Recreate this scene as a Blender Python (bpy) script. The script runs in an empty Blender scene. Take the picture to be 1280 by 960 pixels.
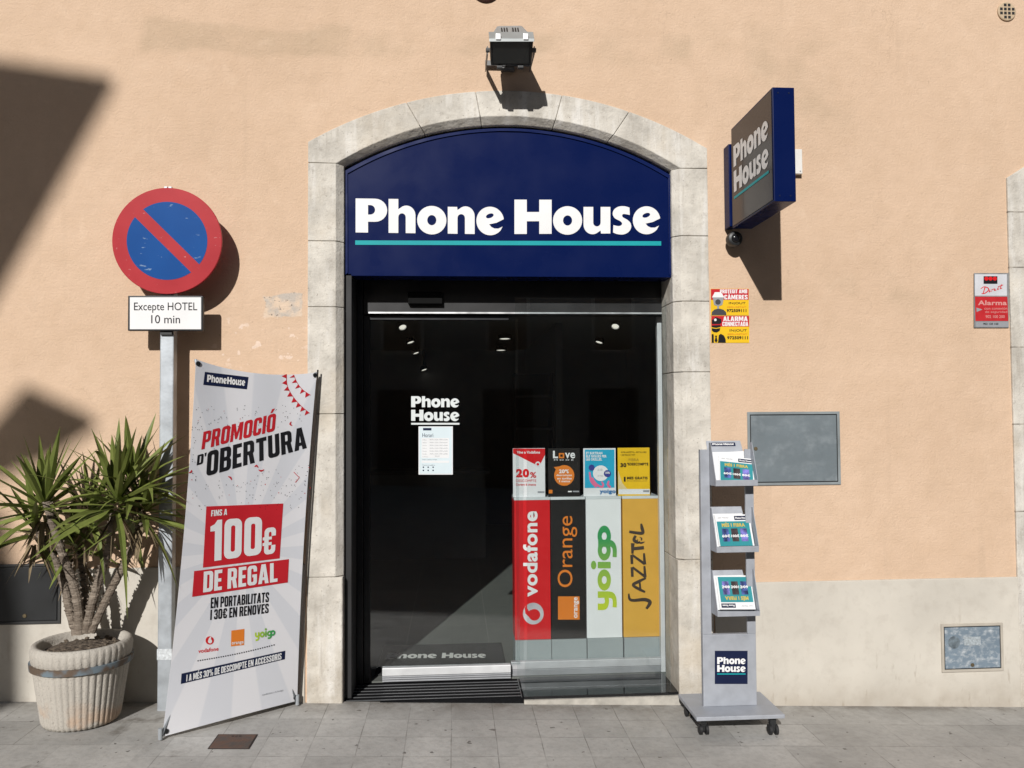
import bpy, bmesh, math, random
import numpy as np
from math import sin, cos, pi, radians, sqrt, atan2
from mathutils import Vector, Matrix
from mathutils.geometry import tessellate_polygon
random.seed(11)
SC = bpy.context.scene
COL = SC.collection

# ------------------------------------------------------------------ camera
F = 1020.0
YAW, PITCH, ROLL = radians(4.0), radians(1.9), radians(0.35)
CAM = np.array([0.0, -4.86, 1.70])
FWD = np.array([sin(YAW)*cos(PITCH), cos(YAW)*cos(PITCH), sin(PITCH)])
_r0 = np.array([cos(YAW), -sin(YAW), 0.0]); _u0 = np.cross(_r0, FWD)
RGT = _r0*cos(ROLL) - _u0*sin(ROLL)
UPV = _u0*cos(ROLL) + _r0*sin(ROLL)
cd = bpy.data.cameras.new('camera'); cam = bpy.data.objects.new('camera', cd); COL.objects.link(cam)
cd.sensor_width = 36; cd.lens = F/1280*36; cd.clip_start = .05; cd.clip_end = 2000
cam.matrix_world = Matrix(((RGT[0], UPV[0], -FWD[0], CAM[0]), (RGT[1], UPV[1], -FWD[1], CAM[1]), (RGT[2], UPV[2], -FWD[2], CAM[2]), (0, 0, 0, 1)))
SC.camera = cam

# ------------------------------------------------------------------ sky, sun, exposure
SUN = Vector((0.30, 1.0, -0.55)).normalized()
EL = math.asin(-SUN.z); AZ = atan2(-SUN.x, -SUN.y)
w = bpy.data.worlds.new('World'); SC.world = w; w.use_nodes = True
wn = w.node_tree.nodes; wl = w.node_tree.links
sky = wn.new('ShaderNodeTexSky'); sky.sky_type = 'NISHITA'; sky.sun_disc = False
sky.sun_elevation = EL; sky.sun_rotation = AZ; sky.air_density = 1.0; sky.dust_density = 1.0
bg = wn['Background']; wl.new(sky.outputs[0], bg.inputs[0]); bg.inputs[1].default_value = 0.05
sd = bpy.data.lights.new('sun', 'SUN'); sd.energy = 5.0; sd.angle = radians(0.5); sd.color = (1.0, .972, .935)
so = bpy.data.objects.new('sun', sd); COL.objects.link(so)
so.rotation_euler = SUN.to_track_quat('-Z', 'Y').to_euler(); so.location = (-4, -12, 9)
SC.view_settings.view_transform = 'Standard'; SC.view_settings.look = 'None'
SC.view_settings.exposure = -0.24; SC.view_settings.gamma = 1.0; SC.view_settings.use_curve_mapping = False
SC.render.engine = 'CYCLES'
SC.cycles.use_denoising = True
SC.cycles.max_bounces = 10; SC.cycles.transparent_max_bounces = 24
SC.cycles.caustics_reflective = False; SC.cycles.caustics_refractive = False

# ------------------------------------------------------------------ measuring helpers
def ray(px, py): return FWD*F + RGT*(px-640) + UPV*(480-py)
def aty(px, py, y=0.0):
    d = ray(px, py); return CAM + d*((y-CAM[1])/d[1])
def atx(px, py, x):
    d = ray(px, py); return CAM + d*((x-CAM[0])/d[0])
def atz(px, py, z):
    d = ray(px, py); return CAM + d*((z-CAM[2])/d[2])
def GZ(x): return -0.012 - 0.036*x
def plane_y(y): return lambda px, py, off=0.0: aty(px, py, y-off)
def plane_x(x): return lambda px, py, off=0.0: atx(px, py, x-off)
def plane_z(z): return lambda px, py, off=0.0: atz(px, py, z+off)
def frame(o, ex, ey):
    o = np.array(o, float); ex = np.array(ex, float); ey = np.array(ey, float); n = np.cross(ex, ey)
    n = n/np.linalg.norm(n)
    return lambda u, v, off=0.0: o + ex*u + ey*v + n*off

# ------------------------------------------------------------------ materials
MATS = {}
def srgb(r, g, b):
    f = lambda c: (c/12.92 if c <= .04045 else ((c+.055)/1.055)**2.4)
    return tuple(f(c/255) for c in (r, g, b))
def nd(nt, t, **kw):
    n = nt.nodes.new(t)
    for k, v in kw.items(): setattr(n, k, v)
    return n
def mat(name, col, rough=.6, metal=0.0, vary=.12, scale=6.0, bump=0.0, bscale=80.0, coat=0.0, emit=0.0, spec=None):
    if name in MATS: return MATS[name]
    m = bpy.data.materials.new(name); m.use_nodes = True; nt = m.node_tree; L = nt.links
    p = nt.nodes['Principled BSDF']
    tc = nd(nt, 'ShaderNodeTexCoord')
    if vary > 0:
        n = nd(nt, 'ShaderNodeTexNoise'); n.inputs['Scale'].default_value = scale; n.inputs['Detail'].default_value = 6
        L.new(tc.outputs['Object'], n.inputs['Vector'])
        r = nd(nt, 'ShaderNodeMapRange'); r.inputs[1].default_value = .3; r.inputs[2].default_value = .7
        r.inputs[3].default_value = 1-vary; r.inputs[4].default_value = 1+vary
        L.new(n.outputs[0], r.inputs[0])
        mx = nd(nt, 'ShaderNodeMix', data_type='RGBA', blend_type='MULTIPLY'); mx.inputs[0].default_value = 1
        mx.inputs[6].default_value = (*col, 1); L.new(r.outputs[0], mx.inputs[7]); L.new(mx.outputs[2], p.inputs['Base Color'])
        rr = nd(nt, 'ShaderNodeMapRange'); rr.inputs[1].default_value = .3; rr.inputs[2].default_value = .7
        rr.inputs[3].default_value = max(0, rough-.08); rr.inputs[4].default_value = min(1, rough+.08)
        L.new(n.outputs[0], rr.inputs[0]); L.new(rr.outputs[0], p.inputs['Roughness'])
    else:
        p.inputs['Base Color'].default_value = (*col, 1); p.inputs['Roughness'].default_value = rough
    p.inputs['Metallic'].default_value = metal
    if coat: p.inputs['Coat Weight'].default_value = coat; p.inputs['Coat Roughness'].default_value = .08
    if spec is not None: p.inputs['Specular IOR Level'].default_value = spec
    if emit: p.inputs['Emission Color'].default_value = (*col, 1); p.inputs['Emission Strength'].default_value = emit
    if bump:
        b = nd(nt, 'ShaderNodeTexNoise'); b.inputs['Scale'].default_value = bscale; b.inputs['Detail'].default_value = 4
        L.new(tc.outputs['Object'], b.inputs['Vector'])
        bn = nd(nt, 'ShaderNodeBump'); bn.inputs['Strength'].default_value = bump; bn.inputs['Distance'].default_value = .01
        L.new(b.outputs[0], bn.inputs['Height']); L.new(bn.outputs[0], p.inputs['Normal'])
    MATS[name] = m
    return m

class NT:
    """tiny node-graph writer"""
    def __init__(s, name):
        s.m = bpy.data.materials.new(name); s.m.use_nodes = True; s.nt = s.m.node_tree; s.L = s.nt.links
        s.p = s.nt.nodes['Principled BSDF']; s.obj = nd(s.nt, 'ShaderNodeTexCoord').outputs['Object']; MATS[name] = s.m
    def put(s, sock, v):
        if hasattr(v, 'node'): s.L.new(v, sock)
        else: sock.default_value = v
    def noise(s, scale, detail=4, rough=.5, vec=None, dist=0.0):
        n = nd(s.nt, 'ShaderNodeTexNoise'); n.inputs['Scale'].default_value = scale; n.inputs['Detail'].default_value = detail
        n.inputs['Roughness'].default_value = rough; n.inputs['Distortion'].default_value = dist
        s.L.new(vec or s.obj, n.inputs['Vector']); return n.outputs[0]
    def scaled(s, sc, off=(0, 0, 0)):
        n = nd(s.nt, 'ShaderNodeMapping'); n.inputs['Scale'].default_value = sc; n.inputs['Location'].default_value = off
        s.L.new(s.obj, n.inputs['Vector']); return n.outputs[0]
    def math(s, op, a, b=0.0, clamp=False):
        n = nd(s.nt, 'ShaderNodeMath', operation=op, use_clamp=clamp); s.put(n.inputs[0], a); s.put(n.inputs[1], b); return n.outputs[0]
    def rng(s, v, a, b, c=0.0, d=1.0, smooth=False):
        n = nd(s.nt, 'ShaderNodeMapRange'); 
        if smooth: n.interpolation_type = 'SMOOTHSTEP'
        s.put(n.inputs[0], v)
        for i, q in enumerate((a, b, c, d)): s.put(n.inputs[i+1], q)
        return n.outputs[0]
    def mix(s, f, a, b, mode='MIX'):
        n = nd(s.nt, 'ShaderNodeMix', data_type='RGBA', blend_type=mode); s.put(n.inputs[0], f)
        s.put(n.inputs[6], a if hasattr(a, 'node') else (*a, 1)); s.put(n.inputs[7], b if hasattr(b, 'node') else (*b, 1)); return n.outputs[2]
    def sep(s, v=None):
        n = nd(s.nt, 'ShaderNodeSeparateXYZ'); s.L.new(v or s.obj, n.inputs[0]); return n.outputs
    def bump(s, h, strength, dist=.01, prev=None):
        n = nd(s.nt, 'ShaderNodeBump'); n.inputs['Strength'].default_value = strength; n.inputs['Distance'].default_value = dist
        s.L.new(h, n.inputs['Height'])
        if prev is not None: s.L.new(prev, n.inputs['Normal'])
        return n.outputs[0]
    def out(s, col=None, rough=None, nrm=None):
        if col is not None: s.put(s.p.inputs['Base Color'], col if hasattr(col, 'node') else (*col, 1))
        if rough is not None: s.put(s.p.inputs['Roughness'], rough)
        if nrm is not None: s.L.new(nrm, s.p.inputs['Normal'])
        return s.m
    def window(s, xyz, x0, x1, z0, z1, soft=.03, wob=None):
        """soft mask of a world rectangle on the wall, with wobbling edges"""
        X, Z = xyz[0], xyz[2]
        if wob is not None: X = s.math('ADD', X, wob); Z = s.math('ADD', Z, wob)
        a = s.math('MULTIPLY', s.rng(X, x0-soft, x0+soft), s.rng(X, x1+soft, x1-soft))
        b = s.math('MULTIPLY', s.rng(Z, z0-soft, z0+soft), s.rng(Z, z1+soft, z1-soft))
        return s.math('MULTIPLY', a, b)

def make_plaster():
    n = NT('peach_plaster'); xyz = n.sep()
    base = n.mix(n.rng(n.noise(1.1, 5), .35, .7), (.680, .497, .357), (.625, .450, .318))
    base = n.mix(n.rng(n.noise(9, 6), .4, .75, 0, .35), base, (.56, .395, .265))
    wob = n.math('MULTIPLY', n.math('SUBTRACT', n.noise(2.4, 3), .5), .22)
    wob2 = n.math('MULTIPLY', n.math('SUBTRACT', n.noise(7, 4), .5), .10)
    # grimy strips left unpainted high on the wall, and a few stains further down
    m1 = n.window(xyz, -1.84, -.62, 3.82, 4.0, .022, wob)
    m2 = n.window(xyz, -.66, 1.45, 3.84, 3.97, .03, wob)
    m2 = n.math('MULTIPLY', m2, n.rng(n.noise(3.1, 4), .42, .6))
    m3 = n.window(xyz, 1.55, 2.55, 3.45, 4.05, .12, wob)
    m3 = n.math('MULTIPLY', m3, n.rng(n.noise(3.0, 5), .45, .62))
    m4 = n.window(xyz, 1.75, 2.95, 2.25, 2.55, .1, wob)
    m4 = n.math('MULTIPLY', m4, n.rng(n.noise(3.6, 5), .48, .62))
    allm = n.math('MAXIMUM', n.math('MAXIMUM', n.math('MULTIPLY', m1, n.rng(n.noise(4, 5, .65), .3, .65, .22, .62)), n.math('MULTIPLY', m2, .45)), n.math('MAXIMUM', n.math('MULTIPLY', m3, .40), n.math('MULTIPLY', m4, .35)))
    col = n.mix(allm, base, (.46, .345, .235))
    # trowel-scratched horizontal cracks
    hz = n.noise(1, 8, .65, n.scaled((2.2, 1, 26)))
    crack = n.math('MULTIPLY', n.rng(hz, .66, .72), n.window(xyz, -2.7, 3.6, 3.72, 4.12, .05))
    col = n.mix(n.math('MULTIPLY', crack, .55), col, (.32, .235, .16))
    blot = n.math('MULTIPLY', n.rng(n.noise(38, 3), .71, .76), n.rng(n.noise(1.7, 2), .45, .6))
    col = n.mix(n.math('MULTIPLY', blot, .5), col, (.34, .24, .16))
    # bare patch beside the stone, with filler chips under it
    pm = n.window(xyz, -1.115, -.90, 2.262, 2.392, .004, wob2)
    pc = n.mix(n.rng(n.noise(14, 4), .42, .58), (.52, .46, .40), (.70, .55, .42))
    pc = n.mix(n.rng(n.noise(60, 2), .62, .66), pc, (.24, .20, .17))
    col = n.mix(pm, col, pc)
    ch = n.math('MULTIPLY', n.window(xyz, -1.40, -.88, 1.98, 2.25, .05, wob2), n.rng(n.noise(17, 3), .61, .635))
    col = n.mix(n.math('MULTIPLY', ch, .8), col, (.80, .64, .53))
    ch2 = n.math('MULTIPLY', n.window(xyz, -1.42, -.88, 1.95, 2.28, .05, wob2), n.rng(n.noise(31, 3), .67, .70))
    col = n.mix(n.math('MULTIPLY', ch2, .6), col, (.36, .25, .18))
    # mottling, faint drips and hair cracks
    col = n.mix(n.rng(n.noise(2.6, 7, .68), .50, .72, 0, .34), col, (.52, .375, .26))
    col = n.mix(n.rng(n.noise(5.5, 6, .7, None, .6), .56, .74, 0, .30), col, (.78, .60, .45))
    drip = n.noise(1, 4, .55, n.scaled((7, 1, .55)))
    col = n.mix(n.rng(drip, .62, .76, 0, .26), col, (.46, .34, .24))
    vor = nd(n.nt, 'ShaderNodeTexVoronoi', feature='DISTANCE_TO_EDGE'); vor.inputs['Scale'].default_value = .9
    dv = nd(n.nt, 'ShaderNodeVectorMath', operation='ADD'); dn_ = nd(n.nt, 'ShaderNodeTexNoise'); dn_.inputs['Scale'].default_value = 4; dn_.inputs['Detail'].default_value = 6
    n.L.new(n.obj, dn_.inputs['Vector']); n.L.new(n.obj, dv.inputs[0]); n.L.new(dn_.outputs['Color'], dv.inputs[1]); n.L.new(dv.outputs[0], vor.inputs['Vector'])
    hair = n.math('MULTIPLY', n.rng(vor.outputs['Distance'], .007, .001), n.rng(n.noise(2.1, 3), .52, .62))
    col = n.mix(n.math('MULTIPLY', hair, .2), col, (.33, .235, .165))
    scr = n.noise(1, 5, .6, n.scaled((26, 1, 7), (0, 0, .4)))
    col = n.mix(n.math('MULTIPLY', n.rng(scr, .69, .74), n.rng(n.noise(2.9, 2), .46, .58, 0, .6)), col, (.38, .275, .19))
    h = n.math('ADD', n.math('MULTIPLY', n.noise(4.5, 5), .9), n.math('MULTIPLY', hz, .25))
    b = n.bump(h, .25, .03)
    b = n.bump(n.noise(1, 6, .62, n.scaled((12, 12, 12), (3, 0, 1))), .30, .012, b)
    b = n.bump(n.noise(70, 6, .68), .75, .006, b)
    pit = n.rng(n.noise(52, 2), .33, .26)
    b = n.bump(pit, -.6, .004, b)
    b = n.bump(n.math('MAXIMUM', ch, crack), -.6, .004, b)
    n.p.inputs['Specular IOR Level'].default_value = .2
    return n.out(col, .9, b)
def make_plinth():
    n = NT('cement_plinth'); xyz = n.sep()
    c = n.mix(n.rng(n.noise(2.2, 6), .35, .7), (.60, .562, .495), (.51, .477, .42))
    c = n.mix(n.rng(n.noise(13, 6, .65), .5, .8, 0, .5), c, (.41, .37, .315))
    sc = n.noise(1, 5, .6, n.scaled((14, 1, 3.5)))
    c = n.mix(n.math('MULTIPLY', n.rng(sc, .60, .68), n.rng(xyz[2], .55, .05, .05, .7)), c, (.33, .28, .22))
    c = n.mix(n.math('MULTIPLY', n.rng(xyz[2], .10, -.12), n.rng(n.noise(8, 4), .3, .7, .25, .75)), c, (.36, .31, .25))
    b = n.bump(n.noise(6, 6, .6), .25, .015); b = n.bump(n.noise(120, 3), .25, .002, b)
    n.p.inputs['Specular IOR Level'].default_value = .2
    return n.out(c, .88, b)
def make_stone(name='pale_limestone'):
    n = NT(name)
    c = n.mix(n.rng(n.noise(4.2, 6, .62), .38, .64), (.68, .64, .57), (.46, .43, .38))
    st = n.noise(1, 6, .6, n.scaled((13, 13, 1.6)))
    c = n.mix(n.rng(st, .52, .72, 0, .65), c, (.80, .78, .745))
    c = n.mix(n.rng(n.noise(26, 6, .7), .56, .74, 0, .6), c, (.29, .255, .215))
    c = n.mix(n.rng(n.noise(75, 3), .66, .72, 0, .6), c, (.20, .17, .145))
    xyz = n.sep()
    c = n.mix(n.math('MULTIPLY', n.rng(xyz[2], .55, .0), n.rng(n.noise(9, 5, .7), .35, .65, .1, .7)), c, (.40, .345, .27))
    c = n.mix(n.rng(n.noise(1, 5, .65, n.scaled((22, 22, 2.2), (0, 0, 3))), .60, .72, 0, .55), c, (.36, .32, .27))
    c = n.mix(n.rng(n.noise(2.2, 4), .55, .68, 0, .4), c, (.58, .49, .37))
    b = n.bump(n.noise(8, 6, .66), .55, .02); b = n.bump(n.rng(n.noise(34, 3), .36, .26), -.6, .006, b); b = n.bump(n.noise(85, 5), .5, .004, b)
    n.p.inputs['Specular IOR Level'].default_value = .25
    return n.out(c, .82, b)
def make_paving(name, sx, sz, off, x0, dim=1.0):
    n = NT(name); xyz = n.sep()
    bt = nd(n.nt, 'ShaderNodeTexBrick'); bt.offset = off; bt.offset_frequency = 2
    bt.inputs['Scale'].default_value = 1; bt.inputs['Brick Width'].default_value = sx; bt.inputs['Row Height'].default_value = sz
    bt.inputs['Mortar Size'].default_value = .0040; bt.inputs['Mortar Smooth'].default_value = .8; bt.inputs['Bias'].default_value = 0
    bt.inputs['Color1'].default_value = (.0, .0, .0, 1); bt.inputs['Color2'].default_value = (1, 1, 1, 1); bt.inputs['Mortar'].default_value = (.5, .5, .5, 1)
    wv = nd(n.nt, 'ShaderNodeVectorMath', operation='ADD')
    nz = nd(n.nt, 'ShaderNodeTexNoise'); nz.inputs['Scale'].default_value = 3; n.L.new(n.obj, nz.inputs['Vector'])
    sc = nd(n.nt, 'ShaderNodeVectorMath', operation='SCALE'); sc.inputs['Scale'].default_value = .014
    n.L.new(nz.outputs['Color'], sc.inputs[0]); n.L.new(n.scaled((1, 1, 1), (x0, 0, 0)), wv.inputs[0]); n.L.new(sc.outputs[0], wv.inputs[1])
    n.L.new(wv.outputs[0], bt.inputs['Vector'])
    tone = n.rng(bt.outputs['Color'], 0, 1, .90*dim, 1.07*dim)
    c = n.mix(n.rng(n.noise(2.0, 6, .6), .35, .68), (.49, .478, .453), (.36, .352, .335))
    c = n.mix(n.rng(n.noise(30, 6, .7), .45, .75, 0, .5), c, (.235, .225, .21))
    c = n.mix(1.0, c, tone, 'MULTIPLY')
    # gum spots, damp stains
    c = n.mix(n.rng(n.noise(21, 2), .71, .73, 0, .8), c, (.09, .08, .07))
    c = n.mix(n.rng(n.noise(1.3, 6, .7), .52, .68, 0, .4), c, (.27, .26, .24))
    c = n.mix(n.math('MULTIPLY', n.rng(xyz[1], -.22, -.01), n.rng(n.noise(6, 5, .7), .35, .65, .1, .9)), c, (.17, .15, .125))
    c = n.mix(n.rng(n.noise(95, 2), .72, .75, 0, .6), c, (.55, .53, .5))
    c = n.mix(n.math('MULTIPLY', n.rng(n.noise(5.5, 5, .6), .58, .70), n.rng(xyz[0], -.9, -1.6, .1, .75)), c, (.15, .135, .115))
    joint = n.math('MULTIPLY', bt.outputs['Fac'], n.rng(n.noise(6, 4), .35, .62, .12, .9))
    c = n.mix(joint, c, (.17, .16, .145))
    b = n.bump(bt.outputs['Fac'], -.7, .004); b = n.bump(n.noise(45, 6, .65), .35, .004, b)
    b = n.bump(n.noise(4, 3), .2, .012, b)
    return n.out(c, n.rng(n.noise(12, 4), .3, .7, .62, .85), b)

PLASTER = make_plaster(); PLINTH = make_plinth(); STONE = make_stone()
def make_glass(name, tint):
    m = bpy.data.materials.new(name); m.use_nodes = True; nt = m.node_tree; L = nt.links
    nt.nodes.remove(nt.nodes['Principled BSDF']); out = nt.nodes['Material Output']
    tr = nd(nt, 'ShaderNodeBsdfTransparent'); tr.inputs[0].default_value = (*tint, 1)
    gl = nd(nt, 'ShaderNodeBsdfGlossy'); gl.inputs['Roughness'].default_value = 0.0; gl.inputs[0].default_value = (1, 1, 1, 1)
    lw = nd(nt, 'ShaderNodeLayerWeight'); lw.inputs[0].default_value = .5
    pw = nd(nt, 'ShaderNodeMath', operation='POWER'); L.new(lw.outputs['Facing'], pw.inputs[0]); pw.inputs[1].default_value = 5
    mr = nd(nt, 'ShaderNodeMapRange'); L.new(pw.outputs[0], mr.inputs[0]); mr.inputs[3].default_value = .055; mr.inputs[4].default_value = 1
    mx = nd(nt, 'ShaderNodeMixShader'); L.new(mr.outputs[0], mx.inputs[0]); L.new(tr.outputs[0], mx.inputs[1]); L.new(gl.outputs[0], mx.inputs[2])
    L.new(mx.outputs[0], out.inputs[0]); MATS[name] = m; return m
GLASS = make_glass('clear_glass', (.93, .95, .95))

NAVY = (.0024, .0088, .062)
M_navy = mat('navy_enamel', NAVY, .28, 0, .02, 4, spec=.08)
M_navyp = mat('navy_print', (.010, .016, .05), .5, 0, .05, spec=.15)
M_white = mat('white_vinyl', (.80, .80, .80), .45, 0, .04, spec=.15)
M_paper = mat('white_paper', (.74, .75, .76), .55, 0, .04, spec=.15)
M_teal = mat('teal_vinyl', (.012, .33, .36), .45, 0, .05, spec=.15)
M_red = mat('red_print', (.52, .020, .030), .5, 0, .06, spec=.15)
M_redv = mat('red_panel', (.62, .018, .022), .4, 0, .04, spec=.15)
M_black = mat('black_print', (.014, .014, .017), .5, 0, .1, spec=.15)
M_blackp = mat('black_panel', (.020, .019, .018), .4, 0, .1, spec=.15)
M_orange = mat('orange_print', (.72, .21, .03), .45, 0, .05, spec=.15)
M_yellow = mat('yellow_panel', (.68, .38, .065), .45, 0, .05, spec=.15)
M_yelp = mat('yellow_print', (.80, .50, .02), .5, 0, .08, spec=.15)
M_sky = mat('cyan_print', (.03, .38, .58), .45, 0, .06, spec=.15)
M_pink = mat('pink_print', (.72, .16, .30), .5, 0, .2, spec=.15)
M_gold = mat('gold_print', (.55, .43, .09), .5, 0, .15, spec=.15)
M_grey = mat('grey_print', (.30, .31, .33), .5, 0, .1)
M_lgrey = mat('pale_blue_print', (.62, .72, .76), .5, 0, .03)
M_alu = mat('brushed_aluminium', (.62, .63, .64), .38, .75, .10, 12)
M_aluw = mat('silver_painted_metal', (.385, .405, .445), .48, .2, .09, 14, spec=.3)
M_dark = mat('dark_anodised_metal', (.020, .021, .024), .4, .4, .15)
M_rubber = mat('black_rubber', (.012, .012, .013), .6, 0, .2)
M_galv = mat('galvanised_steel', (.40, .43, .46), .5, .45, .22, 9, bump=.06, bscale=60)
M_house = mat('black_casing', (.018, .019, .020), .45, .1, .2)

# ------------------------------------------------------------------ object writing
ORG = {}
def root(name, loc, label, cat, group=None, kind=None):
    o = bpy.data.objects.new(name, None); COL.objects.link(o); o.location = loc; o.empty_display_size = .1
    tag(o, label, cat, group, kind); ORG[o.name] = np.array(loc, float); return o
def tag(o, label=None, cat=None, group=None, kind=None):
    if label: o['label'] = label
    if cat: o['category'] = cat
    if group: o['group'] = group
    if kind: o['kind'] = kind
    return o
def link(name, verts, faces, m, parent=None, smooth=False, uvs=None, bevel=0.0, autosmooth=None, org=None):
    V = np.array([np.array(v, float) for v in verts])
    if parent is not None: o0 = ORG[parent.name]
    elif org is not None: o0 = np.array(org, float)
    else: o0 = np.array([(V[:, 0].min()+V[:, 0].max())/2, (V[:, 1].min()+V[:, 1].max())/2, V[:, 2].min()])
    me = bpy.data.meshes.new(name); me.from_pydata([tuple(v) for v in V-o0], [], [tuple(f) for f in faces])
    if uvs is not None:
        ul = me.uv_layers.new(name='UVMap')
        for lp in me.loops: ul.data[lp.index].uv = uvs[lp.vertex_index]
    me.update()
    bm = bmesh.new(); bm.from_mesh(me)
    if len(bm.faces) < 60000: bmesh.ops.recalc_face_normals(bm, faces=bm.faces)
    if bevel > 0:
        bmesh.ops.remove_doubles(bm, verts=bm.verts, dist=1e-5)
        es = [e for e in bm.edges if len(e.link_faces) == 2 and e.calc_face_angle(0) > .6]
        bmesh.ops.bevel(bm, geom=es, offset=bevel, segments=2, affect='EDGES', profile=.6, clamp_overlap=True)
    for f in bm.faces: f.smooth = smooth
    bm.to_mesh(me); bm.free()
    if smooth and autosmooth: me.set_sharp_from_angle(angle=autosmooth)
    me.materials.append(m)
    o = bpy.data.objects.new(name, me); COL.objects.link(o)
    if parent is not None: o.parent = parent
    else: o.location = o0
    ORG[o.name] = o0
    return o

class MB:
    def __init__(s): s.v = []; s.f = []
    def add(s, vs, fs):
        k = len(s.v); s.v += [np.array(v, float) for v in vs]; s.f += [tuple(i+k for i in f) for f in fs]; return s
    def hexa(s, p):   # 4 bottom + 4 top, same order
        return s.add(p, [(0, 1, 2, 3), (7, 6, 5, 4), (0, 4, 5, 1), (1, 5, 6, 2), (2, 6, 7, 3), (3, 7, 4, 0)])
    def box(s, x0, x1, y0, y1, z0, z1):
        return s.hexa([(x0, y0, z0), (x1, y0, z0), (x1, y1, z0), (x0, y1, z0), (x0, y0, z1), (x1, y0, z1), (x1, y1, z1), (x0, y1, z1)])
    def slab(s, quad, thick):   # quad corners pushed along the normal by thick
        q = [np.array(c, float) for c in quad]; n = np.cross(q[1]-q[0], q[3]-q[0]); n = n/np.linalg.norm(n)
        return s.hexa(q+[c+n*thick for c in q])
    def bar(s, a, b, wx, wy, up=(0, 0, 1)):
        a = np.array(a, float); b = np.array(b, float); d = b-a; d = d/np.linalg.norm(d); u = np.array(up, float)
        if abs(d@u) > .95: u = np.array((0, 1.0, 0))
        r = np.cross(d, u); r /= np.linalg.norm(r); u = np.cross(r, d)
        c = lambda p: [p-r*wx/2-u*wy/2, p+r*wx/2-u*wy/2, p+r*wx/2+u*wy/2, p-r*wx/2+u*wy/2]
        return s.hexa(c(a)+c(b))
    def tube(s, path, rad, n=10, caps=True):
        P = [np.array(p, float) for p in path]; k0 = len(s.v)
        if not hasattr(rad, '__len__'): rad = [rad]*len(P)
        u = None
        for i, p in enumerate(P):
            d = (P[min(i+1, len(P)-1)]-P[max(i-1, 0)]); d = d/np.linalg.norm(d)
            if u is None:
                u = np.cross(d, (0, 0, 1.0)) if abs(d[2]) < .9 else np.cross(d, (1.0, 0, 0))
            u = u-d*(u@d); u = u/np.linalg.norm(u); w_ = np.cross(d, u)
            for j in range(n):
                a = 2*pi*j/n; s.v.append(p+(u*cos(a)+w_*sin(a))*rad[i])
        for i in range(len(P)-1):
            for j in range(n):
                a, b = k0+i*n+j, k0+i*n+(j+1) % n; s.f.append((a, b, b+n, a+n))
        if caps:
            s.f.append(tuple(k0+j for j in range(n))[::-1]); s.f.append(tuple(k0+(len(P)-1)*n+j for j in range(n)))
        return s
    def lathe(s, c, prof, n=32, axis=(0, 0, 1), rmod=None):
        ax = np.array(axis, float); ax /= np.linalg.norm(ax)
        u = np.cross(ax, (1.0, 0, 0)) if abs(ax[0]) < .9 else np.cross(ax, (0, 1.0, 0)); u /= np.linalg.norm(u); w_ = np.cross(ax, u)
        k0 = len(s.v); c = np.array(c, float)
        for i, (r, z) in enumerate(prof):
            for j in range(n):
                a = 2*pi*j/n; q = r if rmod is None else r+rmod(a, i)
                s.v.append(c+ax*z+(u*cos(a)+w_*sin(a))*q)
        for i in range(len(prof)-1):
            for j in range(n):
                a, b = k0+i*n+j, k0+i*n+(j+1) % n; s.f.append((a, b, b+n, a+n))
        s.f.append(tuple(k0+j for j in range(n))[::-1]); s.f.append(tuple(k0+(len(prof)-1)*n+j for j in range(n)))
        return s
    def prism(s, loops, surf, off0, off1):
        """loops[0] outer, the rest holes, in the surface's own coordinates; off0/off1 distances off the surface"""
        flat = [p for l in loops for p in l]
        tri = tessellate_polygon([[Vector((p[0], p[1], 0)) for p in l] for l in loops])
        n = len(flat); k = len(s.v)
        s.v += [surf(p[0], p[1], off0) for p in flat]+[surf(p[0], p[1], off1) for p in flat]
        for t in tri: s.f.append(tuple(k+i for i in t)); s.f.append(tuple(k+n+i for i in reversed(t)))
        b = 0
        for l in loops:
            m_ = len(l)
            for i in range(m_):
                a, c = k+b+i, k+b+(i+1) % m_; s.f.append((a, c, c+n, a+n))
            b += m_
        return s
    def flat(s, loops, surf, off):
        flat = [p for l in loops for p in l]; k = len(s.v)
        s.v += [surf(p[0], p[1], off) for p in flat]
        for t in tessellate_polygon([[Vector((p[0], p[1], 0)) for p in l] for l in loops]): s.f.append(tuple(k+i for i in t))
        return s
    def grid(s, quad, surf, off, nu=8, nv=8):
        """quad: bl, br, tr, tl in surface coordinates"""
        k = len(s.v); q = [np.array(c, float) for c in quad]
        for j in range(nv+1):
            for i in range(nu+1):
                u, v = i/nu, j/nv; p = q[0]*(1-u)*(1-v)+q[1]*u*(1-v)+q[2]*u*v+q[3]*(1-u)*v
                s.v.append(surf(p[0], p[1], off))
        for j in range(nv):
            for i in range(nu):
                a = k+j*(nu+1)+i; s.f.append((a, a+1, a+nu+2, a+nu+1))
        return s
    def build(s, name, m, parent=None, **kw): return link(name, s.v, s.f, m, parent, **kw)

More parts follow.
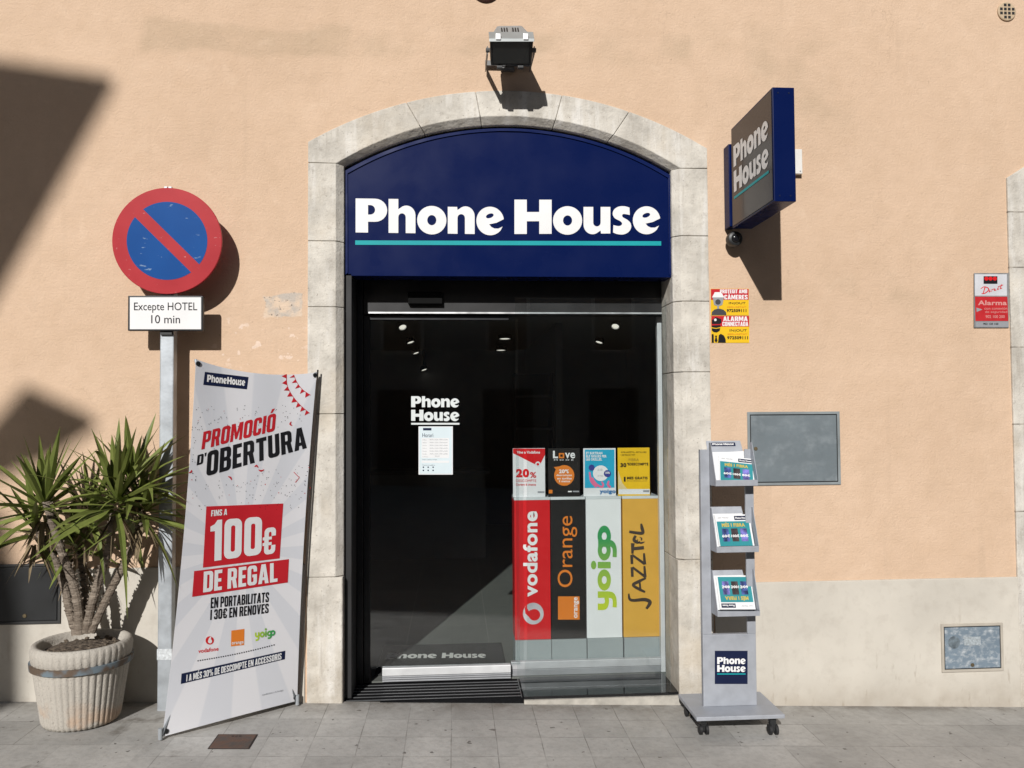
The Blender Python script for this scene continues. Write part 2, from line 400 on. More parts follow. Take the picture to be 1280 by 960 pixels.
# ------------------------------------------------------------------ lettering
_tx = {}
def text2d(body, bold=0.0, res=4):
    k = (body, bold, res)
    if k not in _tx:
        c = bpy.data.curves.new('t', 'FONT'); c.body = body; c.size = 1; c.dimensions = '2D'; c.fill_mode = 'FRONT'
        c.offset = bold; c.resolution_u = res
        if bold > .015: c.space_character = 1+bold*2.2
        o = bpy.data.objects.new('t', c); COL.objects.link(o); bpy.context.view_layer.update()
        me = bpy.data.meshes.new_from_object(o.evaluated_get(bpy.context.evaluated_depsgraph_get()))
        V = np.array([(v.co.x, v.co.y) for v in me.vertices]); Fc = [tuple(p.vertices) for p in me.polygons]
        bpy.data.objects.remove(o); bpy.data.curves.remove(c); bpy.data.meshes.remove(me)
        _tx[k] = (V, Fc)
    return _tx[k]
def qmap(quad):
    q = [np.array(c, float) for c in quad]   # bl br tr tl
    return lambda u, v: q[0]*(1-u)*(1-v)+q[1]*u*(1-v)+q[2]*u*v+q[3]*(1-u)*v
def R4(x0, y0, x1, y1):   # photo-pixel rectangle: left, top, right, bottom
    return [(x0, y1), (x1, y1), (x1, y0), (x0, y0)]
def V4(x0, y0, x1, y1):   # text running upward inside the pixel rectangle
    return [(x1, y1), (x1, y0), (x0, y0), (x0, y1)]
def text_into(mb, body, quad, surf, off, bold=0.0, shear=0.0, res=4):
    V, Fc = text2d(body, bold, res)
    if len(V) == 0: return mb
    lo, hi = V.min(0), V.max(0); q = qmap(quad); k = len(mb.v)
    for p in V:
        u, v = (p-lo)/(hi-lo); u = u+shear*(v-.5); r = q(u, v); mb.v.append(surf(r[0], r[1], off))
    mb.f += [tuple(i+k for i in f) for f in Fc]
    return mb
def arc(cx, cy, rx, ry, a0, a1, n=10):
    return [(cx+rx*cos(radians(a0+(a1-a0)*i/n)), cy+ry*sin(radians(a0+(a1-a0)*i/n))) for i in range(n+1)]
def catmull(P, n=6):
    P = [np.array(p, float) for p in P]; o = []
    for i in range(len(P)-1):
        a, b, c, d = P[max(i-1, 0)], P[i], P[i+1], P[min(i+2, len(P)-1)]
        for k in range(n):
            t = k/n; o.append(.5*(2*b+(c-a)*t+(2*a-5*b+4*c-d)*t*t+(3*b-a-3*c+d)*t**3))
    o.append(P[-1]); return o
def stroke(P, W, n=6, sm=True):
    C = catmull(P, n) if sm else [np.array(p, float) for p in P]
    m_ = len(C); Lf, Rt = [], []
    for i, p in enumerate(C):
        d = C[min(i+1, m_-1)]-C[max(i-1, 0)]; d = d/max(np.linalg.norm(d), 1e-9); nn = np.array((-d[1], d[0]))
        t = i/(m_-1)*(len(W)-1); j = min(int(t), len(W)-2); wv = W[j]*(1-t+j)+W[j+1]*(t-j)
        Lf.append(tuple(p+nn*wv/2)); Rt.append(tuple(p-nn*wv/2))
    return Lf+Rt[::-1]
# hand-drawn fat display letters: (advance, [[outer, hole...], ...])
def _glyphs():
    g = {}
    g['P'] = (94, [[[(0, 0), (37, 0), (37, 32), (52, 32)]+arc(58, 66, 36, 34, -90, 90, 12)+[(0, 100)], [(37, 53), (37, 81), (43, 81)]+arc(44, 67, 14, 14, 90, -90, 8)+[(43, 53)]]])
    arch = [(29, 70)]+arc(53, 52, 27, 29, 130, 0, 10)+[(80, 0), (51, 0), (51, 46)]+arc(40, 47, 11, 11, 0, 180, 8)+[(29, 0), (0, 0)]
    g['h'] = (81, [[[(0, 100), (29, 100)]+arch]])
    g['n'] = (81, [[[(0, 79), (28, 79)]+arch]])
    g['o'] = (87, [[arc(43.5, 39, 43.5, 42, 0, 350, 35), arc(43.5, 39, 13.5, 15, 0, 345, 23)]])
    g['u'] = (81, [[[(80-x, 79-y) for x, y in [(0, 79), (28, 79)]+arch]]])
    g['H'] = (111, [[[(0, 0), (37, 0), (37, 37), (74, 37), (74, 0), (111, 0), (111, 100), (74, 100), (74, 64), (37, 64), (37, 100), (0, 100)]]])
    eye = [(40+12*cos(radians(a))*cos(.35)-6.5*sin(radians(a))*sin(.35), 54+12*cos(radians(a))*sin(.35)+6.5*sin(radians(a))*cos(.35)) for a in range(0, 360, 20)]
    g['e'] = (81, [[arc(41, 39, 41, 42, 8, 318, 36)+[(78, 23), (66, 17), (54, 17), (45, 21), (38, 29), (60, 34)], eye]])
    g['s'] = (58, [[[tuple(p) for p in catmull([(52, 77), (38, 81), (20, 80), (6, 71), (2, 57), (9, 45), (24, 37), (30, 30), (27, 24), (18, 22), (4, 25)], 4)]+[tuple(p) for p in catmull([(3, 3), (16, -2), (34, -3), (49, 4), (57, 17), (55, 31), (45, 41), (34, 47), (30, 53), (35, 58), (53, 55)], 4)]]])
    return g
GL = _glyphs()
def fat_word(word):
    shapes, x = [], 0
    for c in word:
        if c == ' ': x += 26; continue
        adv, sh = GL[c]
        for loops in sh: shapes.append([[(px+x, py) for px, py in l] for l in loops])
        x += adv+4
    return shapes, x-4
def fat_into(mb, word, quad, surf, off):
    """the quad spans baseline to cap height"""
    shapes, wd = fat_word(word); q = qmap(quad)
    for loops in shapes:
        mb.flat([[tuple(q(p[0]/wd, p[1]/100)) for p in l] for l in loops], surf, off)
    return mb
def T(parent, body, quad, surf, off, m, bold=0.0, shear=0.0, name='lettering', res=4):
    return text_into(MB(), body, quad, surf, off, bold, shear, res).build(name, m, parent)
def FT(parent, words, surf, off, m, name='lettering'):
    mb = MB()
    for wd, q in words: fat_into(mb, wd, q, surf, off)
    return mb.build(name, m, parent)

# condensed bold capitals: every glyph one outline with holes
def rr(x0, y0, x1, y1, r=(0, 0, 0, 0), n=4):
    """rounded box; radii bl br tr tl"""
    o = []
    for (cx, cy, a, q) in ((x0+r[0], y0+r[0], 180, r[0]), (x1-r[1], y0+r[1], 270, r[1]), (x1-r[2], y1-r[2], 0, r[2]), (x0+r[3], y1-r[3], 90, r[3])):
        o += arc(cx, cy, q, q, a, a+90, n) if q > 0 else [(cx, cy)]
    return o
def _cond():
    g = {}; S = 19; W = 50; t = 17; R = 16
    Rr = (R, R, R, R); r3 = (5, 5, 5, 5)
    g['O'] = g['0'] = (W, [[rr(0, 0, W, 100, Rr), rr(S, t, W-S, 100-t, r3)]])
    g['D'] = (W, [[rr(0, 0, W, 100, (0, R, R, 0)), rr(S, t, W-S, 100-t, (0, 5, 5, 0))]])
    g['P'] = (48, [[[(0, 0), (S, 0), (S, 36)]+rr(S, 36, 48, 100, (0, R, R, 0))[1:-1]+[(0, 100)], rr(S, 52, 30, 84, (0, 4, 4, 0))]])
    g['R'] = (50, [[[(0, 0), (S, 0), (S, 40), (24, 40), (31, 0), (51, 0), (43, 44), (48, 51)]+arc(48-R, 100-R, R, R, 0, 90, 4)+[(0, 100)], rr(S, 56, 30, 84, (0, 4, 4, 0))]])
    g['B'] = (50, [[[(0, 0)]+arc(50-R, R, R, R, -90, 0, 4)+[(50, 42), (44, 51), (49, 60)]+arc(49-R, 100-R, R, R, 0, 90, 4)+[(0, 100)], rr(S, 16, 31, 43, (0, 4, 4, 0)), rr(S, 59, 30, 84, (0, 4, 4, 0))]])
    g['E'] = (40, [[[(0, 0), (40, 0), (40, t), (S, t), (S, 42), (36, 42), (36, 58), (S, 58), (S, 100-t), (40, 100-t), (40, 100), (0, 100)]]])
    g['F'] = (39, [[[(0, 0), (S, 0), (S, 41), (35, 41), (35, 57), (S, 57), (S, 100-t), (39, 100-t), (39, 100), (0, 100)]]])
    g['L'] = (39, [[[(0, 0), (39, 0), (39, t), (S, t), (S, 100), (0, 100)]]])
    g['I'] = (S, [[[(0, 0), (S, 0), (S, 100), (0, 100)]]])
    g['T'] = (46, [[[(13.5, 0), (32.5, 0), (32.5, 100-t), (46, 100-t), (46, 100), (0, 100), (0, 100-t), (13.5, 100-t)]]])
    g['U'] = (W, [[arc(R, R, R, R, 180, 270, 4)+arc(W-R, R, R, R, 270, 360, 4)+[(W, 100), (W-S, 100), (W-S, t+4), (W-S-4, t), (S+4, t), (S, t+4), (S, 100), (0, 100)]]])
    g['N'] = (54, [[[(0, 0), (S-1, 0), (S-1, 52), (36, 0), (54, 0), (54, 100), (36, 100), (36, 50), (18, 100), (0, 100)]]])
    g['M'] = (70, [[[(0, 0), (17, 0), (17, 62), (29, 10), (41, 10), (53, 62), (53, 0), (70, 0), (70, 100), (47, 100), (35, 46), (23, 100), (0, 100)]]])
    g['A'] = (54, [[[(0, 0), (19, 0), (21.5, 18), (32.5, 18), (35, 0), (54, 0), (38, 100), (16, 100)], [(23.5, 33), (27, 66), (30.5, 33)]]])
    g['V'] = (52, [[[(16, 0), (36, 0), (52, 100), (33, 100), (26, 34), (19, 100), (0, 100)]]])
    g['C'] = (48, [[[(48, 36), (48, R)]+arc(48-R, R, R, R, 0, -90, 4)+arc(R, R, R, R, 270, 180, 4)+arc(R, 100-R, R, R, 180, 90, 4)+arc(48-R, 100-R, R, R, 90, 0, 4)+[(48, 66), (30, 66), (30, 80), (26, 84), (22, 84), (S, 80), (S, 20), (22, 16), (26, 16), (30, 20), (30, 36)]]])
    g['G'] = (49, [[[(49, 54), (49, R)]+arc(49-R, R, R, R, 0, -90, 4)+arc(R, R, R, R, 270, 180, 4)+arc(R, 100-R, R, R, 180, 90, 4)+arc(49-R, 100-R, R, R, 90, 0, 4)+[(49, 68), (31, 68), (31, 80), (27, 84), (22, 84), (S, 80), (S, 20), (22, 16), (27, 16), (31, 20), (31, 40), (25, 40), (25, 54)]]])
    g['S'] = (47, [[[(0, 32), (0, R)]+arc(R, R, R, R, 180, 270, 4)+arc(47-R, R, R, R, 270, 360, 4)+[(47, 34), (42, 45), (19, 66), (18, 80), (21, 85), (26, 85), (29, 81), (29, 70), (46, 70), (46, 100-R)]+arc(46-R, 100-R, R, R, 0, 90, 4)+arc(R, 100-R, R, R, 90, 180, 4)+[(0, 66), (5, 55), (28, 33), (29, 20), (26, 15), (21, 15), (18, 19), (18, 32)]]])
    g['1'] = (33, [[[(13, 0), (33, 0), (33, 100), (20, 100), (12, 90), (0, 85), (0, 73), (13, 73)]]])
    g['3'] = (47, [[[(0, 30), (0, R)]+arc(R, R, R, R, 180, 270, 4)+arc(47-R, R, R, R, 270, 360, 4)+[(47, 40), (41, 51), (46, 60)]+arc(46-R, 100-R, R, R, 0, 90, 4)+arc(R, 100-R, R, R, 90, 180, 4)+[(0, 71), (18, 71), (18, 81), (21, 84), (25, 84), (28, 81), (28, 62), (25, 58), (15, 58), (15, 44), (25, 44), (28, 40), (28, 19), (25, 16), (21, 16), (18, 19), (18, 30)]]])
    g['€'] = (54, [[[(54, 33), (54, R)]+arc(54-R, R, R, R, 0, -90, 4)+arc(R+7, R, R, R, 270, 180, 4)+[(7, 34), (0, 34), (0, 45), (7, 45), (7, 55), (0, 55), (0, 66), (7, 66)]+arc(R+7, 100-R, R, R, 180, 90, 4)+arc(54-R, 100-R, R, R, 90, 0, 4)+[(54, 68), (36, 68), (36, 80), (32, 84), (28, 84), (25, 80), (25, 66), (38, 66), (38, 55), (25, 55), (25, 45), (38, 45), (38, 34), (25, 34), (25, 20), (28, 16), (32, 16), (36, 20), (36, 33)]]])
    g['%'] = (76, [[rr(0, 52, 32, 100, (10, 10, 10, 10)), rr(12, 64, 20, 88)], [rr(44, 0, 76, 48, (10, 10, 10, 10)), rr(56, 12, 64, 36)], [[(18, 0), (29, 0), (58, 100), (47, 100)]]])
    g["'"] = (16, [[[(3, 66), (12, 66), (16, 100), (0, 100)]]])
    ac = [(14, 107), (26, 107), (40, 128), (22, 128)]
    g['Ó'] = (W, g['O'][1]+[[ac]]); g['É'] = (40, g['E'][1]+[[[(x-4, y) for x, y in ac]]])
    gr = [(34, 107), (22, 107), (8, 128), (26, 128)]; g['À'] = (54, g['A'][1]+[[gr]])
    return g
CB = _cond()
def cond_into(mb, body, quad, surf, off, gap=7):
    shapes, x = [], 0
    for c in body:
        if c == ' ': x += 22; continue
        adv, sh = CB[c]
        for loops in sh: shapes.append([[(px+x, py) for px, py in l] for l in loops])
        x += adv+gap
    x -= gap; q = qmap(quad)
    for loops in shapes: mb.flat([[tuple(q(p[0]/x, p[1]/100)) for p in l] for l in loops], surf, off)
    return mb
def CT(parent, body, quad, surf, off, m, gap=7): return cond_into(MB(), body, quad, surf, off, gap).build('lettering', m, parent)

def yoigo_into(mb, quad, surf, off):
    """round fat lower-case word; units: x-height 60, descender -28, i-dot top 92"""
    q = qmap(quad); W_ = 247.0; d = [0]
    def put(loops):
        mb.flat([[tuple(q(x/W_, (y+28)/120)) for x, y in l] for l in loops], surf, off+d[0]*.0002); d[0] += 1
    put([stroke([(9.5, 60), (9.5, 34), (14, 22), (27, 17), (38, 22)], [19, 19, 19, 19, 19], 6)])
    put([stroke([(45, 60), (45, 10), (41, -10), (28, -18), (8, -18)], [19, 19, 19, 19, 19], 6)])
    put([circ(88, 30, 31, 36), circ(88, 30, 11.5, 24)[::-1]])
    put([rr(122, 0, 141, 60, (3, 3, 3, 3))]); put([circ(131.5, 79, 12.5, 24)])
    put([circ(175, 30, 30, 36), circ(175, 30, 11, 24)[::-1]])
    put([stroke([(196, 58), (196, 8), (191, -10), (178, -18), (155, -18)], [19, 19, 19, 19, 19], 6)])
    put([circ(216, 30, 31, 36), circ(216, 30, 11.5, 24)[::-1]])
    return mb

def P(parent, name, loops, surf, off, m): return MB().flat(loops, surf, off).build(name, m, parent)
def RC(parent, name, x0, y0, x1, y1, surf, off, m): return P(parent, name, [R4(x0, y0, x1, y1)], surf, off, m)
def circ(cx, cy, r, n=28, ry=None): return [(cx+r*cos(2*pi*i/n), cy+(ry or r)*sin(2*pi*i/n)) for i in range(n)]
WXZ = lambda y: (lambda x, z, off=0.0: np.array((x, y-off, z)))

# ------------------------------------------------------------------ ground
def sheet(name, x0, x1, y0, y1, dz, m):
    return tag(MB().add([(x0, y0, GZ(x0)+dz), (x1, y0, GZ(x1)+dz), (x1, y1, GZ(x1)+dz), (x0, y1, GZ(x0)+dz)], [(0, 1, 2, 3)]).build(name, m, org=(0, 0, 0)), kind='structure')
def ground_sheet():
    m = mat('street_ground', (.16, .155, .145), .85, 0, .2, 2, bump=.3, bscale=30)
    tag(MB().add([(-250, -250, -.25), (250, -250, -.25), (250, 250, -.25), (-250, 250, -.25)], [(0, 1, 2, 3)]).build('ground', m), kind='structure')
ground_sheet()
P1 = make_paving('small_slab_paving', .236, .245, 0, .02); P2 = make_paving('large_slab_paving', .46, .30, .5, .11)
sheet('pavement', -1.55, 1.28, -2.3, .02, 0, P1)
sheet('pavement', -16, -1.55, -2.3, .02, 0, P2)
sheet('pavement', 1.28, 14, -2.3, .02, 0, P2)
P3 = make_paving('street_paving', .30, .60, .5, 0, .8)
sheet('street', -16, 14, -13, -2.3, -.004, P3)

# ------------------------------------------------------------------ shop building
B = root('shop_building', (0, 0, 0), 'peach plastered building with arched pale stone doorway', 'building')
CX = .34
def arc3(hw, zs, zt, n=24):
    """segmental arch: half width, springing height, crown height -> points left to right"""
    s = zt-zs; r = (hw*hw+s*s)/(2*s); a = math.asin(hw/r)
    return [(CX+r*sin(-a+2*a*i/n), zt-r+r*cos(-a+2*a*i/n)) for i in range(n+1)]
outer = [(-.862, -.3)]+arc3(1.202, 3.30, 3.632)+[(1.545, -.3)]
outer[1] = (-.862, 3.30); outer[-2] = (1.545, 3.30)
hole1 = [(-.85, -.25)]+[(x*.995+.0017, z-.012) for x, z in outer[1:-1]]+[(1.533, -.25)]
hole2 = [(3.478, -.25), (3.478, 3.15), (3.75, 3.33), (4.6, 3.50), (5.45, 3.33), (5.7, 3.15), (5.7, -.25)]
wallsurf = WXZ(0)
MB().prism([[(-9, -.3), (9.5, -.3), (9.5, 6.4), (-9, 6.4)], hole1[::-1], hole2[::-1]], wallsurf, 0, -.30).build('wall', PLASTER, B)
# plinths, 12 mm proud with a worn bevelled top
MB().box(-9, -.874, -.012, .10, -.4, .815).build('plinth', PLINTH, B, bevel=.006)
MB().box(1.556, 3.468, -.012, .10, -.4, .657).build('plinth', PLINTH, B, bevel=.006)
MB().box(5.715, 9.4, -.012, .10, -.4, .657).build('plinth', PLINTH, B, bevel=.006)

def surround():
    """jamb blocks and arch stones of the doorway, each with a chamfered inner edge"""
    mb = MB(); ch = .042; yb = .30; yf = -.010
    def jamb(xo, xi, z0, z1, chamf):
        s = 1 if xi > xo else -1; jo = .006*random.random(); yy = yf-jo*.5
        c = ch if chamf else .006
        sec = [(xo, yy), (xi-s*c, yy), (xi, yy+c), (xi, yb), (xo, yb)]
        k = len(mb.v); n = len(sec)
        for z in (z0+.0020, z1-.0020):
            for x, y in sec: mb.v.append(np.array((x, y, z)))
        for i in range(n):
            a, b = k+i, k+(i+1) % n; mb.f.append((a, b, b+n, a+n))
        mb.f.append(tuple(k+i for i in range(n))[::-1]); mb.f.append(tuple(k+n+i for i in range(n)))
    for z0, z1, c in ((-.3, .74, 0), (.74, 1.69, 1), (1.69, 2.32, 1), (2.32, 2.71, 1), (2.71, 3.175, 1)): jamb(-.862, -.657, z0, z1, c)
    for z0, z1, c in ((-.3, .80, 0), (.80, 1.93, 1), (1.93, 2.36, 1), (2.36, 2.76, 1), (2.76, 3.175, 1)): jamb(1.545, 1.330, z0, z1, c)
    o = arc3(1.202, 3.30, 3.632, 48); f = arc3(1.037, 3.175, 3.478, 48); g = arc3(.9935, 3.172, 3.437, 48)
    cuts = [0, 12, 20, 30, 38, 48]
    for a, b in zip(cuts[:-1], cuts[1:]):
        dy = -.004*random.random()
        k = len(mb.v); m_ = b-a+1
        for i in range(a, b+1):
            e = (.0020 if i == a else (-.0020 if i == b else 0))
            po, pf, pg = list(o[i]), f[i], g[i]
            if i == 0: po = [-.862, 3.30]
            if i == 48: po = [1.545, 3.30]
            rows = [po]
            if i == 0: rows = [[-.862, 3.178], po]
            if i == 48: rows = [po, [1.545, 3.178]]
            if i in (0, 48): e = 0
            for po in rows:
                for (x, z), y in ((po, yf+dy), (pf, yf+dy), (pg, yf+dy+ch), (pg, yb), (po, yb)): mb.v.append(np.array((x+e, y, z+(.0006*rows.index(po) if po is not pf and False else 0))))
        m_ += (a == 0)+(b == 48)
        for i in range(m_-1):
            for j in range(5):
                p, q = k+i*5+j, k+i*5+(j+1) % 5; mb.f.append((p, q, q+5, p+5))
        mb.f.append(tuple(k+j for j in range(5))[::-1]); mb.f.append(tuple(k+(m_-1)*5+j for j in range(5)))
    return mb
surround().build('stone_surround', STONE, B, bevel=.004)
# backing mortar behind joints
mort = mat('joint_mortar', (.33, .30, .26), .95, 0, .45, 30)
mb = MB(); mb.box(-.858, -.705, -.005, .28, -.3, 3.29); mb.box(1.379, 1.541, -.005, .28, -.3, 3.29)
mb.prism([[p for p in arc3(1.198, 3.297, 3.628)]+[p for p in arc3(1.046, 3.19, 3.492)][::-1]], WXZ(-.0048), 0, -.27).build('joint_mortar', mort, B)

# second stone doorway at the right edge
ST2 = STONE
mb = MB()
mb.prism([[(3.462, -.3), (3.462, 3.145), (3.77, 3.335), (3.80, 3.14), (3.70, 3.06), (3.70, -.3)]], WXZ(-.014), 0, -.28)
mb.prism([[(5.71, -.3), (5.71, 3.145), (5.41, 3.335), (5.38, 3.14), (5.48, 3.06), (5.48, -.3)]], WXZ(-.014), 0, -.28)
mb.prism([[(3.772, 3.337), (4.60, 3.52), (5.408, 3.337), (5.378, 3.142), (4.60, 3.32), (3.802, 3.142)]], WXZ(-.014), 0, -.28)
mb.build('stone_surround', ST2, B, bevel=.006)
mj = MB()
for z in (1.06, 1.60, 2.08, 2.58, 2.93): MB().box(3.4605, 3.64, -.0150, .0, z-.004, z+.004).build('joint_mortar', mort, B)
MB().box(3.70, 5.48, .16, .22, -.3, 3.30).build('door_leaf', mat('dark_wood', (.06, .035, .02), .6, 0, .3, 14), B)

# interior shell of the shop
M_in = mat('shop_interior_wall', (.34, .34, .345), .8, 0, .15, 2)
M_flr = NT('shop_floor_tiles')
_bt = nd(M_flr.nt, 'ShaderNodeTexBrick'); _bt.offset = 0
for k_, v_ in (('Scale', 1), ('Brick Width', .60), ('Row Height', .60), ('Mortar Size', .004)): _bt.inputs[k_].default_value = v_
M_flr.L.new(M_flr.scaled((1, 1, 1), (.36, .13, 0)), _bt.inputs['Vector'])
M_flr = M_flr.out(M_flr.mix(_bt.outputs['Fac'], M_flr.mix(M_flr.rng(M_flr.noise(5, 5), .3, .7), (.175, .185, .168), (.15, .158, .146)), (.24, .24, .22)), .35)
MB().box(-1.9, 2.6, .36, 7.4, -.3, .012).build('shop_floor', M_flr, B)
MB().box(-1.9, 2.6, .31, 7.4, 2.62, 2.75).build('ceiling', mat('shop_ceiling', (.36, .36, .36), .8, 0, .05), B)
mb = MB(); mb.box(-2.0, -1.9, .31, 7.4, -.3, 2.75).box(2.6, 2.7, .31, 7.4, -.3, 2.75).box(-2.0, 2.7, 7.4, 7.5, -.3, 2.75)
mb.box(-2, -.66, .305, .45, -.3, 2.75).box(1.40, 2.7, .305, .45, -.3, 2.75)
mb.build('interior_wall', M_in, B)
MB().box(1.05, 1.12, 3.6, 7.39, .012, 2.619).build('partition', mat('partition_panel', (.2, .2, .2), .6, 0, .1), B)
MB().box(-9, 9.5, .30, 8, 6.38, 6.5).build('roof', mat('roof_cap', (.25, .13, .09), .85), B)
mb = MB(); mb.box(-9, -8.9, .30, 8, -.3, 6.38).box(9.4, 9.5, .30, 8, -.3, 6.38).box(-9, 9.5, 7.9, 8, -.3, 6.38).build('outer_wall', mat('back_plaster', (.5, .36, .22), .9), B)

# --- threshold, frame, doors
M_pol = mat('polished_black_granite', (.012, .012, .013), .07, 0, .25, 18)
MB().box(.40, 1.329, .006, .359, -.3, .012).build('threshold', M_pol, B)
mb = MB(); mb.box(-.656, .399, .006, .359, -.3, .004); mb.build('grille_well', mat('black_matting', (.008, .008, .009), .9, 0, .3, 60, bump=.5, bscale=200, spec=.1), B)
mb = MB()
for i in range(6):
    y = .040+i*.052; mb.box(-.64, .385, y, y+.0075, .0045, .0075)
mb.box(-.645, -.641, .02, .34, .0045, .0085).box(.386, .390, .02, .34, .0045, .0085)
mb.build('entrance_grille', mat('grille_bar', (.16, .165, .17), .5, .5, .15), B)
MB().box(.40, 1.56, -.012, .005, -.2, -.004).build('threshold_riser', mat('riser_stone', (.42, .395, .35), .85, 0, .2, 14, bump=.3), B)
zt = 2.312
fr = root  # keep name short
mb = MB()
MB().box(-.6565, -.615, .062, .40, .013, 2.53).build('shutter_guide', M_rubber, B, bevel=.003)
MB().box(-.613, -.575, .30, .40, .013, 2.53).build('door_frame', M_dark, B, bevel=.003)
mb.box(1.372, 1.385, .10, .40, .013, 2.53)
mb.build('door_frame', M_dark, B, bevel=.003)
mb = MB(); mb.box(1.352, 1.371, .14, .30, .013, 2.42); mb.build('shutter_track', M_alu, B, bevel=.003)
hp = MB().box(-.572, 1.40, .30, .45, zt+.004, 2.619).build('transom_panel', mat('charcoal_transom', (.022, .022, .023), .4, .3, .05), B, bevel=.003)
MB().box(-.54, 1.345, .292, .299, zt+.006, zt+.016).build('transom_strip', M_alu, hp)
s0 = aty(510, 365, .27); s1 = aty(553, 380, .27)
MB().box(s0[0], s1[0],   .255, .2995, s1[2], s0[2]).build('sensor_box', mat('matt_black_plastic', (.005, .005, .005), .7, 0, .1, spec=.1), hp, bevel=.004)
# sliding leaf (left) and fixed leaf (right)
sl = MB().box(-.572, -.535, .335, .372, .014, zt).box(-.5345, .345, .335, .372, zt-.03, zt).build('sliding_door', M_dark, B, bevel=.002)
MB().box(-.536, .405, .349, .357, .098, zt-.02).build('glass', GLASS, sl)
MB().box(-.46, .345, .330, .378, .052, .100).build('bottom_rail', mat('pale_aluminium', (.74, .75, .76), .45, .35, .06, 10), sl, bevel=.003)
for z in (.014, .027, .039): MB().box(-.46, .345, .334, .376, z, z+.0095).build('lower_rail', mat('grey_rail', (.36, .37, .39), .42, .35, .06, 10), sl, bevel=.002)
fx = MB().box(1.320, 1.349, .378, .42, .013, zt).build('fixed_panel', mat('white_aluminium', (.74, .75, .76), .4, .2, .05), B, bevel=.003)
MB().box(.35, 1.319, .380, .418, .055, .102).build('bottom_rail', mat('silver_rail', (.60, .61, .63), .42, .35, .06, 10), fx, bevel=.003)
MB().box(.35, 1.319, .383, .416, .013, .053).build('lower_rail', mat('grey_rail', (.36, .37, .39), .42, .35, .06, 10), fx, bevel=.003)
MB().box(.372, 1.319, .150, .158, .0125, 2.40).build('glass', GLASS, fx)

# downlights in the shop ceiling
lamp_lens = mat('lamp_glow', (1.0, .95, .82), .5, emit=1.1, vary=0)
for px, py, lb in ((502, 405, 'round lit ceiling spotlight nearest the glass, top left'), (512, 424, 'second lit ceiling spotlight in the left row, behind the biggest'),
                   (519, 438, 'faint third spotlight of the left row on the ceiling'), (529, 459, 'dim low lit lamp far back on the left, above the white glass lettering'),
                   (631, 419, 'lit ceiling lamp in the middle, upper of the close pair'), (626, 434, 'lit ceiling lamp in the middle, lower of the close pair'),
                   (770, 404, 'round lit ceiling spotlight near the glass, top right'), (750, 424, 'thin dim spotlight behind the bright one at top right')):
    p = atz(px, py, 2.60) if py < 450 else atz(px, py, 2.36)
    near = py < 410
    t = root('ceiling_spotlight', tuple(p), lb, 'ceiling light', 'spotlights in the shop ceiling')
    ax = np.array((.35 if px < 600 else (-.35 if px > 700 else 0), -.75 if near else -.25, -1.0)) 
    if px in (631, 626): ax = np.array((0, -.1, -1.0))
    ax /= np.linalg.norm(ax); r = .044 if near else (.085 if 600 < px < 700 else .055)
    MB().lathe(p+ax*.0, [(r*.6, -.02), (r, .0), (r*1.05, .05), (r*.86, .05), (r*.84, .03)], 24, ax).build('housing', M_alu if near else M_house, t, smooth=True, autosmooth=.6)
    MB().lathe(p+ax*.034, [(r*.80, 0), (r*.80, .004)], 24, ax).build('lens', lamp_lens, t)
    MB().tube([p, np.array((p[0], p[1], 2.619))], .012, 8).build('stem', M_house, t)

# dark furniture deep in the shop
sh = root('shelf_unit', (1.0, 4.2, .012), 'tall dark display shelf deep inside the shop, right of centre behind the glass', 'shelf')
mb = MB(); mb.box(.62, 1.04, 4.0, 4.03, .012, 2.1).box(.62, .64, 3.7, 4.0, .012, 2.1).box(1.02, 1.04, 3.7, 4.0, .012, 2.1); mb.build('carcass', mat('dark_laminate', (.05, .05, .05), .5), sh)
for z in (.3, .75, 1.15, 1.5, 1.85): MB().box(.641, 1.019, 3.70, 3.999, z, z+.02).build('shelf', mat('grey_laminate', (.12, .12, .12), .5), sh)
ct = root('counter', (-.4, 4.6, .012), 'dark sales counter at the back of the shop', 'counter')
MB().box(-1.2, .35, 4.6, 5.1, .012, .98).build('carcass', M_in, ct); MB().box(-1.25, .4, 4.55, 5.15, .98, 1.02).build('worktop', mat('worktop', (.16, .16, .16), .4), ct)

# ------------------------------------------------------------------ fascia sign in the arch
fs = root('fascia_sign', (.34, .06, 2.515), 'arched navy blue shop sign with big white lettering over the door', 'sign')
top = arc3(.994, 3.150, 3.425, 32)
MB().prism([[(-.654, 2.517)]+top+[(1.334, 2.517)]], WXZ(.062), 0, -.16).build('panel', M_navy, fs, bevel=.006)
tri = [(x, z) for x, z in top]; inn = [(CX+(x-CX)*.985, z-.018) for x, z in top]
MB().prism([[(-.6535, 2.518)]+tri+[(1.3335, 2.518)]+[(1.317, 2.534)]+inn[::-1]+[(-.637, 2.534)]], WXZ(.0618), 0, .008).build('trim', mat('navy_trim', (.003, .011, .075), .25, 0, .02, spec=.2), fs, bevel=.0025)
S6 = plane_y(.062)
FT(fs, [('Phone', [(444.5, 290.5), (629.5, 293), (629.5, 250.5), (444.5, 248)]), ('House', [(643, 292.5), (825, 291.5), (825, 250), (643, 249.5)])], S6, .0025, M_white)
P(fs, 'underline', [[(444, 306), (826.5, 307), (826.5, 301.5), (444, 300.5)]], S6, .0025, M_teal)

